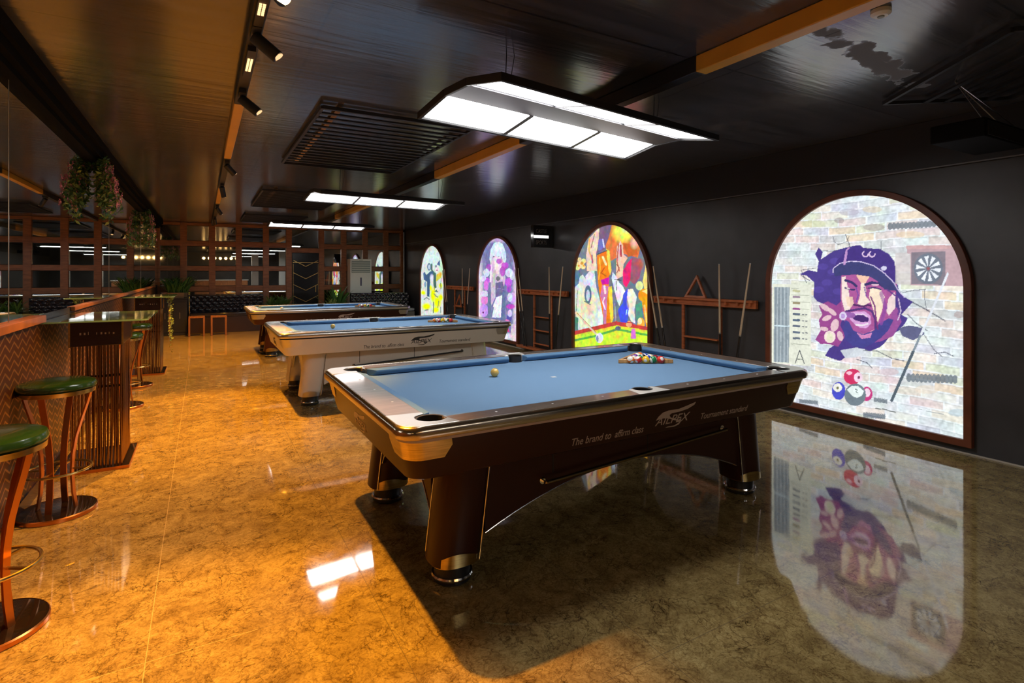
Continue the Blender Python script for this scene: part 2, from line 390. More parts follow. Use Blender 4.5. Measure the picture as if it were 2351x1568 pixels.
# chevron door
struct('door_1', MB().box(2.19, 2.90, YB-.07, YB-.045, .02, 2.05), M['door'])
dd = MB()
for z in (.35, .68, 1.0, 1.33, 1.68):
    for sx in (-1, 1): dd.bar((2.545, YB-.078, z), (2.545+sx*.33, YB-.078, z+.17), .008, .016)
for x in (2.21, 2.88): dd.bar((x, YB-.078, .05), (x, YB-.078, 1.75), .008, .008)
dd.box(2.2, 2.89, YB-.08, YB-.071, 1.78, 1.80)
d1 = bpy.data.objects['door_1']; dd.build('brass_inlay', M['brass'], d1)
MB().box(2.80, 2.82, YB-.10, YB-.071, .95, 1.15).build('door_handle', M['brass'], d1)
# pipe in the back right corner
tag(MB().tube([(5.40, YB-.16, .02), (5.40, YB-.16, 2.75)], .022).build('wall_pipe', M['silver']), 'thin pale vertical pipe in the back right corner', 'pipe')

# steel beams under the ceiling
def beam(i, x, w_, z0, segs):
    for k, (a, b, m) in enumerate(segs):
        struct('trim_%d' % (i+k), MB().box(x-w_/2, x+w_/2, a, b, z0, ZC-.001), M[m], bevel=.006)
beam(67, 2.62, .09, 2.70, [(YF+.02, .9, 'matblack'), (.9, 2.27, 'yellow'), (2.27, 4.36, 'soffit'), (4.36, 6.50, 'yellow'), (6.50, 9.0, 'soffit'), (9.0, 12.5, 'yellow'), (12.5, YB-.14, 'soffit')])
beam(77, .235, .07, 2.73, [(YF+.02, 4.45, 'matblack'), (4.45, 6.62, 'yellow'), (6.62, 9.0, 'matblack'), (9.0, 11.0, 'yellow'), (11.0, YB-.14, 'matblack')])

# ---------------------------------------------------------------- track spotlights
def spot(y, label, power, aim=None, tip=(.335, -.015, 2.60), size=62, blend=.5, far=False):
    t = thing('track_spotlight', label, 'spotlight', (.235, y, 2.73), 0, 'warm spotlights on the ceiling track')
    e = Vector((tip[0]-.235, tip[1], tip[2]-2.73)); d = e.normalized()
    MB().box(-.022, .022, -.09, .09, -.03, -.001).lathe([(.014,-.07),(.014,-.03)], 10).build('track_adapter', M['matblack'], t)
    st = -d*.015 + Vector((0,0,-.055)); en = e
    b = MB().tube([st, st+(en-st)*.02, en], .033, 18); b.build('barrel', M['matblack'], t)
    rot = d.to_track_quat('Z', 'Y').to_matrix().to_4x4()
    MB().lathe([(.028, -.001), (.028, .004)], 18, T=Matrix.Translation(en) @ rot).build('lens', M['glare'] if y < 2.5 else M['lens'], t)
    if power:
        L = bpy.data.lights.new('spot_beam', 'SPOT'); L.energy = power*SPOT_POWER; L.color = (1, .415, .03); L.spot_size = math.radians(size); L.spot_blend = blend
        L.shadow_soft_size = .022
        o = bpy.data.objects.new('spot_beam', L); COL.objects.link(o); o.parent = t; o.location = en + d*.03
        a = (Vector(aim) - (Vector((.235, y, 2.73)) + en)).normalized() if aim else d
        o.rotation_euler = (-a).to_track_quat('Z', 'Y').to_euler()
    return t
spot(2.42, 'nearest warm track spotlight, glaring at the top edge of the photo', 150, (-.5, 1.2, 0), (.285, -.06, 2.60), 70)
spot(3.02, 'black track spotlight angled down beside the orange glare, above the nearest table', 470, (-.32, 1.75, 0), size=74, blend=.6)
spot(4.13, 'black track spotlight where the black track meets the long ochre beam', 310, (-.1, 4.2, 0), size=84)
spot(6.78, 'black track spotlight at the far end of the long ochre beam', 700, (-.15, 6.3, 0), (.31, .04, 2.60), 76, .6)
spot(8.55, 'second small track spotlight past the long ochre beam', 330, (.1, 9.1, 0), (.26, .05, 2.56), 90)
spot(11.3, 'small track spotlight past the second ochre beam', 380, (.1, 11.6, 0), (.30, .05, 2.58), 95)
spot(13.6, 'farthest small track spotlight by the wooden back wall', 300, (.2, 13.6, 0), (.25, .08, 2.58), 90)
for y0, y1, lb in ((2.66, 2.80, 'warm perforated linear track light nearest the top edge'), (3.38, 3.62, 'short warm perforated linear light between the two nearest track spotlights')):
    t = thing('linear_track_light', lb, 'track light', (.235, (y0+y1)/2, 2.73)); h = (y1-y0)/2
    MB().box(-.02, .02, -h-.12, h+.12, -.03, -.001).build('housing', M['matblack'], t)
    g = MB()
    n = int(h*2/.022)
    for k in range(n):
        for sx in (-.008, .008): g.box(sx-.006, sx+.006, -h+k*.022, -h+k*.022+.014, -.033, -.0301)
    g.build('lens_row', M['perfor'], t)

# ---------------------------------------------------------------- table lamps
def lamp(x, y, rz, zo, label):
    t = thing('billiard_lamp', label, 'lamp', (x, y, zo), math.radians(rz), 'hanging lamps over the pool tables')
    H = .976; yo, yi, dz = .42, .115, .060
    prof = [(-yo,0),(-yi,dz),(yi,dz),(yo,0)]
    fr = MB()
    top = [(-H,)+(a, b+.035) for a, b in prof]; 
    for k in range(3):
        (a0,b0),(a1,b1) = prof[k], prof[k+1]
        fr.add([(-H,a0,b0+.012),(H,a0,b0+.012),(H,a1,b1+.012),(-H,a1,b1+.012),(-H,a0,b0+.035),(H,a0,b0+.035),(H,a1,b1+.035),(-H,a1,b1+.035)],
               [(0,3,2,1),(4,5,6,7),(0,1,5,4),(1,2,6,5),(2,3,7,6),(3,0,4,7)])
    fr.build('housing', M['matblack'], t)
    rim = MB()
    for sx in (-H, H):
        for k in range(3): rim.bar((sx, prof[k][0], prof[k][1]+.014), (sx, prof[k+1][0], prof[k+1][1]+.014), .02, .045)
    for yy in (-yo, yo): rim.bar((-H-.01, yy, .014), (H+.01, yy, .014), .02, .045)
    rim.build('edge_rim', M['matblack'], t, bevel=.003)
    for s in (-1, 1):
        d = Vector((0, s*(yo-yi), -dz)); 
        for k in range(4):
            xx = -H+.012 + k*(2*H-.024)/3
            if 0 < k < 3:
                MB().bar((xx, s*(yi+.005), dz+.004), (xx, s*(yo-.012), .006), .034, .014).build('divider', M['lampframe'], t)
        for k in range(3):
            x0 = -H+.012 + k*(2*H-.024)/3+.017; x1 = -H+.012+(k+1)*(2*H-.024)/3-.017
            a, b = s*(yi+.012), s*(yo-.014); za, zb = dz+.006-.002, .006
            MB().add([(x0,a,za),(x1,a,za),(x1,b,zb),(x0,b,zb),(x0,a,za+.005),(x1,a,za+.005),(x1,b,zb+.005),(x0,b,zb+.005)],
                     [(0,3,2,1),(4,5,6,7),(0,1,5,4),(1,2,6,5),(2,3,7,6),(3,0,4,7)]).build('light_panel', M['panel'], t, smooth=False)
    MB().box(-H+.01, H-.01, -yi+.004, yi-.004, dz-.001, dz+.011).build('centre_strip', M['lampframe'], t)
    for sx in (-.62, .80):
        MB().bar((sx-.01, .0, dz+.03), (sx, 0, ZC-zo), .004).bar((sx+.01, -.0, dz+.03), (sx+.06, 0, ZC-zo), .003).build('hanging_wire', M['matblack'], t)
        MB().lathe([(.012, dz+.03), (.008, dz+.055)], 10, (sx, 0, 0)).build('wire_clamp', M['silver'], t)
    return t
lamp(2.19, 2.91, 8.5, 2.45, 'hanging six panel white lamp over the nearest brown pool table')
lamp(2.17, 7.24, 5, 2.45, 'hanging white panel lamp over the white pool table')
lamp(2.15, 11.73, 2, 2.45, 'farthest hanging white panel lamp, by the wooden back wall')

# ---------------------------------------------------------------- ceiling louvres
def louvre(cx, cy, hx, hy, rz, label, axis='x', pitch=.14, z=2.765, strip=None):
    t = thing('ceiling_louvre', label, 'ceiling grille', (cx, cy, z), rz, 'black slatted ceiling grilles')
    m = MB()
    for sx in (-hx, hx): m.box(sx-.012, sx+.012, -hy, hy, -.012, .012)
    m.box(-hx, hx, hy-.012, hy+.012, -.014, .014).box(-hx, hx, -hy-.012, -hy+.012, -.014, .014)
    m.build('frame', M['matblack'], t)
    s = MB(); n = int(2*hy/pitch)
    for k in range(1, n): s.box(-hx, hx, -hy+k*pitch-.018, -hy+k*pitch+.018, -.012, .0)
    s.build('slats', M['matblack'], t)
    if strip is not None: MB().box(strip-.02, strip+.02, -hy, hy, .0145, .0205).build('ochre_strip', M['yellow'], t)
    return t
louvre(1.44, 5.52, .64, 1.2, 0, 'big black slatted grille on the ceiling between the two nearest lamps', strip=-.50)
louvre(1.44, 10.2, .64, 1.15, 0, 'second black slatted ceiling grille behind the white table lamp', strip=-.45)
louvre(1.44, 13.9, .64, .9, 0, 'farthest small black slatted ceiling grille near the back wall')
u1 = Vector((-.61, -.79)); u2 = Vector((.79, -.61)); cc = Vector((4.44, 2.13)) + u1*.62 + u2*.42
louvre(cc.x, cc.y, .62, .42, math.atan2(-u1.y, -u1.x), 'slanting black slatted grille in the top right corner of the ceiling')
t = thing('hanging_speaker_box', 'black box hanging on pale wires in the top right corner', 'speaker', (4.62, 1.62, 2.33))
MB().box(-.34, .34, -.15, .15, .03, .15).build('body', mat('flat_black_shell', (.005,.005,.005), .8, ior=1.2), t, bevel=.01)
MB().box(-.31, .31, -.155, -.1501, .04, .13).build('front_mesh', M['soffit'], t)
for px_ in ((-.3, -.12), (-.05, -.12), (.32, -.12)):
    MB().bar((px_[0], px_[1], .15), (-.15, .08, ZC-2.33), .005).build('wire', M['silver'], t)
t = thing('smoke_detector', 'small white disc on the ceiling beside the near ochre beam', 'detector', (2.93, 1.42, ZC))
MB().lathe([(.045, -.001), (.045, -.02), (.03, -.032)], 20).build('body', M['acwhite'], t); MB().lathe([(.016, -.032), (.014, -.038)], 14).build('sensor', M['acgrey'], t)

# ---------------------------------------------------------------- pool tables
TL, TW = 2.86, 1.66
def rail_poly(pts): return pts
def arc(c, r, a0, a1, n=8): return [(c[0]+r*math.cos(math.radians(a0+(a1-a0)*k/n)), c[1]+r*math.sin(math.radians(a0+(a1-a0)*k/n))) for k in range(n+1)]
LOGO_HEAD = [(1095,420),(1118,372),(1160,325),(1225,300),(1345,285),(1445,245),(1548,200),(1535,235),(1460,285),(1360,318),(1270,335),(1245,355),(1262,385),(1310,405),(1375,420),(1400,400),(1402,440),(1385,478),(1330,505),(1225,512),(1250,500),(1335,488),(1380,455),(1385,440),(1300,418),(1230,395),(1180,395),(1130,405)]
def logo(parent, m, T, k=1.0):
    pts = [((x-1095)/1500*k, (512-.15*(x-1095)-y)/1990*k) for x, y in LOGO_HEAD]
    me = MB().prism(pts, 0, .0012, T).build('emblem', m, parent, smooth=False)
    text_mesh('AILPEX', .075*k, m, 'emblem_lettering', me, T @ Matrix.Translation((.0, .012*k, .0004)), shear=.25, xs=.27*k)
def pool_table(pos, side, rail, textm, wavem, label, tag_group):
    t = thing('pool_table', label, 'pool table', pos, 0, tag_group)
    hx, hy = TL/2, TW/2; A, B = 1.25, .70       # cushion back lines
    NX, NY = A-.05, B-.05
    # bed with pocket notches
    cr, sr = .072, .062
    out = []
    for sx, sy in ((1,1),(-1,1),(-1,-1),(1,-1)):
        c = (A-.012, B-.012)
        a = arc(c, cr, 278, 172)
        if sx == 1 and sy == 1: q = a
        elif sx == -1 and sy == 1: q = [(-x, y) for x, y in reversed(a)]
        elif sx == -1: q = [(-x, -y) for x, y in a]
        else: q = [(x, -y) for x, y in reversed(a)]
        out += q
        if sy == 1 and sx == 1: out += [(x, B-.0) if k in (0, 8) else (x, y) for k, (x, y) in enumerate(arc((0, B+.01), sr, 350, 190))]
        if sy == -1 and sx == -1: out += [(x, -B+.0) if k in (0, 8) else (x, y) for k, (x, y) in enumerate(arc((0, -B-.01), sr, 170, 10))]
    MB().prism(out, .755, .795).build('bed_cloth', M['cloth'], t, smooth=False)
    # cushions
    def cushion(p0, p1, inward, cut0, cut1):
        p0, p1, n = Vector(p0), Vector(p1), Vector(inward); d = (p1-p0).normalized()
        v = []
        for p, c, s in ((p0, cut0, 1), (p1, cut1, -1)):
            nose = p + n*.05 + d*s*c
            for q, z in ((p, .797), (p, .842), (nose, .833), (nose, .822), (p+n*.028+d*s*c*.55, .797)): v.append((q.x, q.y, z))
        MB().add(v, [(0,1,2,3,4),(9,8,7,6,5)]+[(i,(i+1)%5,(i+1)%5+5,i+5) for i in range(5)]).build('cushion', M['cushion'], t, bevel=.003)
    for sy in (-1, 1):
        cushion((-A+.085, sy*B), (-.062, sy*B), (0,-sy), .055, .02); cushion((.062, sy*B), (A-.085, sy*B), (0,-sy), .02, .055)
    for sx in (-1, 1): cushion((sx*A, -B+.085), (sx*A, B-.085), (-sx,0), .055, .055)
    # wooden rails
    cl = .235
    for sy in (-1, 1):
        for x0, x1 in ((-hx+cl, -.09), (.09, hx-cl)):
            MB().box(x0, x1, min(sy*(B+.001), sy*(hy-.012)), max(sy*(B+.001), sy*(hy-.012)), .80, .845).build('rail', rail, t, bevel=.004)
    for sx in (-1, 1):
        MB().box(min(sx*(A+.001), sx*(hx-.012)), max(sx*(A+.001), sx*(hx-.012)), -hy+cl, hy-cl, .80, .845).build('rail', rail, t, bevel=.004)
    # metal edge all round
    rings = [rrect(hx-i, hy-i, .10, z) for i, z in ((.014,.790),(.002,.792),(-.004,.806),(-.003,.826),(.003,.840),(.012,.8465),(.020,.845))]
    MB().loft(rings, caps=False).build('edge_trim', M['bronzesilver'] if rail is M['railwood'] else M['silver'], t)
    MB().loft([rrect(hx-i, hy-i, .09, z) for i, z in ((.05,.772),(.022,.774),(.022,.786),(.05,.789))], caps=False).build('shadow_moulding', M['text_gold'] if rail is M['railwood'] else M['black'], t)
    # corner castings, pockets
    for sx in (-1, 1):
        for sy in (-1, 1):
            c = (A-.005, B-.005)
            poly = [(hx-cl, B+.002), (hx-cl-.0, hy-.010)] 
            poly = [(hx-cl, hy-.010)] 
            pts = [(hx-cl-.005, B+.001), (A-.076, B+.001)] + arc((A-.004, B-.004), .072, 176, 94-180+0, 1)[:0]
            a = arc((A-.006, B-.006), .072, 174, -84+0, 10)   # sweep through the outer side
            a = [(A-.006+.072*math.cos(math.radians(174-258*k/12)), B-.006+.072*math.sin(math.radians(174-258*k/12))) for k in range(13)]
            body = [(hx-cl, B+.001)] + a + [(A+.001, hy-cl), (hx-.013, hy-cl-.02)] + [(hx-.013-.09+.09*math.cos(math.radians(w_)), hy-.013-.09+.09*math.sin(math.radians(w_))) for w_ in range(0, 91, 15)] + [(hx-cl-.04, hy-.013)]
            pts = [(sx*x, sy*y) for x, y in body]
            if sx*sy < 0: pts.reverse()
            MB().prism(pts, .797, .8475).build('corner_casting', M['silver'], t, bevel=.005)
            MB().lathe([(.069,.70),(.070,.842),(.062,.840),(.060,.72),(.01,.71)], 20, (sx*(A-.006), sy*(B-.006), 0)).build('pocket', M['pocket'], t)
    for sy in (-1, 1):
        a = [( .060*math.cos(math.radians(w_)), (B+.012)+.060*math.sin(math.radians(w_))) for w_ in range(195, -16, -15)]
        body = [(-.088, B+.001)] + a + [(.088, B+.001), (.11, hy-.013), (-.11, hy-.013)]
        pts = [(x, sy*y) for x, y in body]
        if sy > 0: pts.reverse()
        MB().prism(pts, .797, .8475).build('side_pocket_plate', M['whiteplate'], t, bevel=.003)
        MB().lathe([(.057,.70),(.058,.842),(.050,.840),(.048,.72),(.01,.71)], 20, (0, sy*(B+.012), 0)).build('pocket', M['pocket'], t)
    # sights
    n = 0
    for sy in (-1, 1):
        for k in (1, 2, 3, 5, 6, 7):
            x = -1.26+2.52*k/8; MB().lathe([(.006,.8452),(.006,.8462)], 10, (x, sy*(B+.055), 0)).build('sight', M['pearl'], t)
    for sx in (-1, 1):
        for k in (1, 2, 3):
            y = -.65+1.3*k/4; MB().lathe([(.006,.8452),(.006,.8462)], 10, (sx*(A+.055), y, 0)).build('sight', M['pearl'], t)
    # apron
    i0, i1 = .025, .07
    MB().loft([rrect(hx-i, hy-i, .085, z) for i, z in ((i0,.788),(i0+.002,.775),((i0+i1)/2,.69),(i1,.60),(i1+.01,.594),(i1+.05,.60))], caps=False).build('apron', side, t)
    MB().loft([rrect(hx-i1-.04, hy-i1-.04, .085, z) for z in (.598, .604)]).build('underside_board', M['black'], t)
    for sx in (-1, 1):
        for sy in (-1, 1):
            rr = []
            for z, off, arm in ((.775, .0, .13), (.745, .0, .13), (.69, .0, .085)):
                i = i0+(i1-i0)*(.788-z)/.188 - .004
                X, Y, r = hx-i, hy-i, .085
                row = [(X, Y-r-arm, z)] + [(X-r+r*math.cos(math.radians(a_)), Y-r+r*math.sin(math.radians(a_)), z) for a_ in range(0, 91, 15)] + [(X-r-arm, Y, z)]
                rr.append([(sx*x, sy*y, z_) for x, y, z_ in row])
            MB().loft(rr, caps=False, closed=False).build('corner_plate', M['gold'] if rail is M['railwood'] else M['silver'], t)
    # base: legs, valances
    for sx in (-1, 1):
        for sy in (-1, 1):
            lg = []
            for z in (.598, .45, .30, .18, .11):
                q = (.598-z)/.488
                cx_ = sx*(1.01+.06*q); cy_ = sy*(.53+.0*q)
                hw = .125
                lg.append([(cx_+ hw*math.copysign(abs(math.cos(a))**.75, math.cos(a)), cy_+.118*math.copysign(abs(math.sin(a))**.75, math.sin(a)), z) for a in [2*PI*k/28 for k in range(28)]])
            MB().loft(lg).build('leg', side, t)
            fx, fy = sx*1.07, sy*.53
            ring = []
            for wv, z0 in ((0, .107), (1, .155)):
                ring.append([(fx+.1215*math.copysign(abs(math.cos(a))**.75, math.cos(a))-(sx*.005 if wv else 0), fy+.1215*math.copysign(abs(math.sin(a))**.75, math.sin(a)), z0+(.016*math.sin(3*a+.6) if wv else 0)) for a in [2*PI*k/40 for k in range(40)]])
            MB().loft(ring, caps=False).build('leg_band', wavem, t)
            MB().lathe([(.080,.0005),(.094,.010),(.096,.034),(.086,.050),(.092,.112)], 26, (fx, fy, 0)).build('foot', M['black'], t)
            MB().lathe([(.099,.028),(.103,.036),(.099,.044)], 26, (fx, fy, 0)).build('foot_ring', M['chrome'], t)
            for ux, uy in ((1, -1), (-1, -1), (1, 1), (-1, 1)):
                if ux*sx == uy*sy: continue
                MB().tube([(sx*(1.01+.06*((.597-z)/.488))+ux*.099, fy+uy*.101, z) for z in (.597, .45, .3, .18, .11)], .0035, 6).build('edge_strip', M['chrome'], t)
    for sy in (-1, 1):
        xs = [-.93+1.86*k/24 for k in range(25)]
        low = [(x, .42-.20*(x/.93)**2) for x in xs]
        T = Matrix(((1,0,0,0),(0,0,-1,0),(0,1,0,0),(0,0,0,1)))     # (x,y,z)->(x,-z,y)
        pts = low + [(.93, .60), (-.93, .60)]
        y0 = sy*.60
        MB().prism(pts, -y0-.012, -y0+.012, T).build('side_valance', side, t, smooth=False)
        MB().tube([(x, y0+sy*.013, z) for x, z in low], .0035, 6).build('edge_strip', M['chrome'], t)
        if sy < 0:
            for xx in (-.53, .14):
                MB().box(xx-.003, xx+.003, y0-.0135, y0-.0121, .44, .594).build('panel_seam', M['blackstrip'], t)
            MB().tube([(-.60, -.655, .415), (.1, -.655, .452), (.78, -.655, .49)], .0095, 10).build('ball_return_rail', M['bronze'] if rail is M['railwood'] else M['black'], t)
            for x_, z_ in ((-.60, .415), (.78, .49)):
                MB().lathe([(.018,0),(.018,.008)], 12, T=Matrix.Translation((x_, -.612, z_)) @ Matrix.Rotation(PI/2, 4, 'X')).bar((x_, -.612, z_), (x_, -.655, z_), .01).build('rail_bracket', M['chrome'], t)
    for sx in (-1, 1):
        ys = [-.42+.84*k/20 for k in range(21)]
        low = [(y, .52-.24*abs(y/.42)**2.4) for y in ys]
        pts = low + [(.42, .60), (-.42, .60)]
        T = Matrix(((0,0,1,0),(1,0,0,0),(0,1,0,0),(0,0,0,1)))
        x0 = sx*1.125
        MB().prism(pts, x0-.012, x0+.012, T).build('end_valance', side, t, smooth=False)
        MB().tube([(x0+sx*.013, y, z) for y, z in low], .0035, 6).build('edge_strip', M['chrome'], t)
    # printed words on the near apron and the left end
    sl = math.atan2(i1-i0, .188)
    def facing(z): return -(hy-(i0+(i1-i0)*(.788-z)/.188))-.0012
    Tn = lambda x, z: Matrix.Translation((x, facing(z), z)) @ Matrix.Rotation(PI/2-(-sl), 4, 'X')
    text_mesh('The brand to', .058, textm, 'printed_words', t, Tn(-.53, .622), .15, .255)
    text_mesh('affirm class', .058, textm, 'printed_words', t, Tn(-.245, .622), .15, .20)
    logo(t, textm, Tn(.04, .632), .98)
    text_mesh('Tournament standard', .055, textm, 'printed_words', t, Tn(.40, .632), .15, .42)
    xf = -(hx-(i0+(i1-i0)*(.788-.63)/.188))-.0012
    Te = Matrix.Translation((xf, .15, .63)) @ Matrix.Rotation(-PI/2, 4, 'Z') @ Matrix.Rotation(PI/2+sl, 4, 'X')
    logo(t, textm, Te, .95)
    return t
pool_table((2.13, 2.97, 0), M['brown'], M['railwood'], M['text_gold'], M['gold'], 'nearest pool table, dark brown lacquer with blue cloth and gold corner plates', 'pool tables in a row down the room')
pool_table((2.13, 7.00, 0), M['white'], M['railwhite'], M['text_black'], M['silver'], 'white pool table with blue cloth, second in the row', 'pool tables in a row down the room')
pool_table((2.13, 11.02, 0), M['brown'], M['railwhite'], M['text_gold'], M['gold'], 'farthest pool table with brown sides, in front of the wooden back wall', 'pool tables in a row down the room')

# ---------------------------------------------------------------- balls and racks
BR = .0286
BALLC = [('yellow',(.85,.50,.02)),('blue',(.02,.05,.45)),('red',(.65,.03,.02)),('purple',(.16,.03,.30)),('orange',(.85,.20,.02)),('green',(.01,.20,.06)),('maroon',(.25,.02,.03)),('black',(.01,.01,.01))]
ball_white = mat('ball_white_resin', (.8,.74,.6), .08, coat=.5)
def ball_mat(n, c, stripe):
    m = bpy.data.materials.new('ball_'+n+('_stripe' if stripe else '')); m.use_nodes = True; nt = m.node_tree; N = nt.nodes; L = nt.links
    b = N['Principled BSDF']; b.inputs['Roughness'].default_value = .08
    tc = N.new('ShaderNodeTexCoord'); sx = N.new('ShaderNodeSeparateXYZ'); L.new(tc.outputs['Object'], sx.inputs[0])
    def absl(out, th, op='LESS_THAN'):
        a = N.new('ShaderNodeMath'); a.operation = 'ABSOLUTE'; L.new(out, a.inputs[0])
        k = N.new('ShaderNodeMath'); k.operation = op; L.new(a.outputs[0], k.inputs[0]); k.inputs[1].default_value = th; return k.outputs[0]
    x = N.new('ShaderNodeMix'); x.data_type = 'RGBA'; x.inputs[6].default_value = (.8,.76,.66,1); x.inputs[7].default_value = (*c, 1)
    if stripe: L.new(absl(sx.outputs['Z'], .6*BR), x.inputs[0])
    else: x.inputs[0].default_value = 1
    # white number spot on both sides
    y = N.new('ShaderNodeMix'); y.data_type = 'RGBA'; L.new(absl(sx.outputs['X'], .88*BR, 'GREATER_THAN'), y.inputs[0]); L.new(x.outputs[2], y.inputs[6]); y.inputs[7].default_value = (.8,.78,.7,1)
    L.new(y.outputs[2], b.inputs['Base Color']); return m
BM = [(n, ball_mat(n, c, False)) for n, c in BALLC] + [(n, ball_mat(n, c, True)) for n, c in BALLC[:7]]
sph = MB().ball((0,0,0), BR, 20, 12)
ball0 = sph.build('pool_ball', ball_white); ball_base = ball0.data
ballme = {}
def ball(loc, m, label, group=None, rot=None):
    if m.name not in ballme:
        me = ball_base.copy(); me.materials.clear(); me.materials.append(m); ballme[m.name] = me
    o = bpy.data.objects.new('pool_ball', ballme[m.name]); COL.objects.link(o); o.location = loc
    if rot: o.rotation_euler = rot
    tag(o, label, 'pool ball', group); return o
bpy.data.objects.remove(ball0)
order = [4, 14, 1, 3, 7, 8, 11, 4+1, 9, 6, 12, 10, 0, 13, 2]
def rack(cx, cy, rz, tname, seed):
    rnd = random.Random(seed); R = Matrix.Rotation(rz, 3, 'Z'); zb = .7955
    # apex away (+y local), base towards -y
    h = 5*BR*math.sqrt(3)/2
    i = 0
    for row in range(5):           # row 0 = apex
        for k in range(row+1):
            p = R @ Vector(((k-row/2)*2.02*BR, .078-row*2.02*BR*.866, 0))
            n, m = BM[order[i]]; st = order[i] >= 8
            ball((cx+p.x, cy+p.y, zb+BR), m, '%s %s ball racked in the wooden triangle on the %s' % ('striped' if st else 'plain', n, tname), 'balls racked on the '+tname, (rnd.uniform(-1.2,1.2), rnd.uniform(-1.2,1.2), rnd.uniform(0,6)))
            i += 1
    s = .185; t_ = .016
    def tri(s_): return [(-s_*math.sqrt(3)/1.0*1.0*.98, -s_*.98), (s_*math.sqrt(3)*.98, -s_*.98), (0, s_*2*.98)]
    m = MB()
    o1 = [(-.212,-.112),(.212,-.112),(.0,.255)]; i1 = [(-.1765,-.0915),(.1765,-.0915),(.0,.214)]
    v = []
    for z in (.001, .030):
        for P in (o1, i1): v += [(x, y-.013, z) for x, y in P]
    f = []
    for k in range(3):
        j = (k+1) % 3
        f += [(k, j, j+6, k+6), (k+3, k+9, j+9, j+3), (k+6, j+6, j+9, k+9), (k, k+3, j+3, j)]
    m.add(v, f)
    o = m.build('ball_rack', M['rackball'], None, bevel=.003); o.location = (cx, cy, zb); o.rotation_euler = (0, 0, rz)
    tag(o, 'wooden triangle rack around the balls on the %s' % tname, 'ball rack')
rack(3.02, 3.20, math.radians(-30), 'nearest brown table', 1)
rack(3.0, 7.2, math.radians(-30), 'white table', 2)
rack(2.95, 11.2, math.radians(-30), 'farthest table', 3)
ball((1.70, 3.20, .7955+BR), M['cueball'], 'yellowish cue ball alone on the nearest brown table')
ball((1.42, 7.0, .7955+BR), M['cueball'], 'yellowish cue ball alone on the white table')
ball((1.30, 11.0, .7955+BR), ball_white, 'pale cue ball alone on the farthest table')
tag(MB().box(2.02, 2.055, 2.98, 3.01, .7955, .7965).build('foot_spot_sticker', M['pearl']), 'small pale spot stuck on the blue cloth of the nearest table', 'spot sticker')

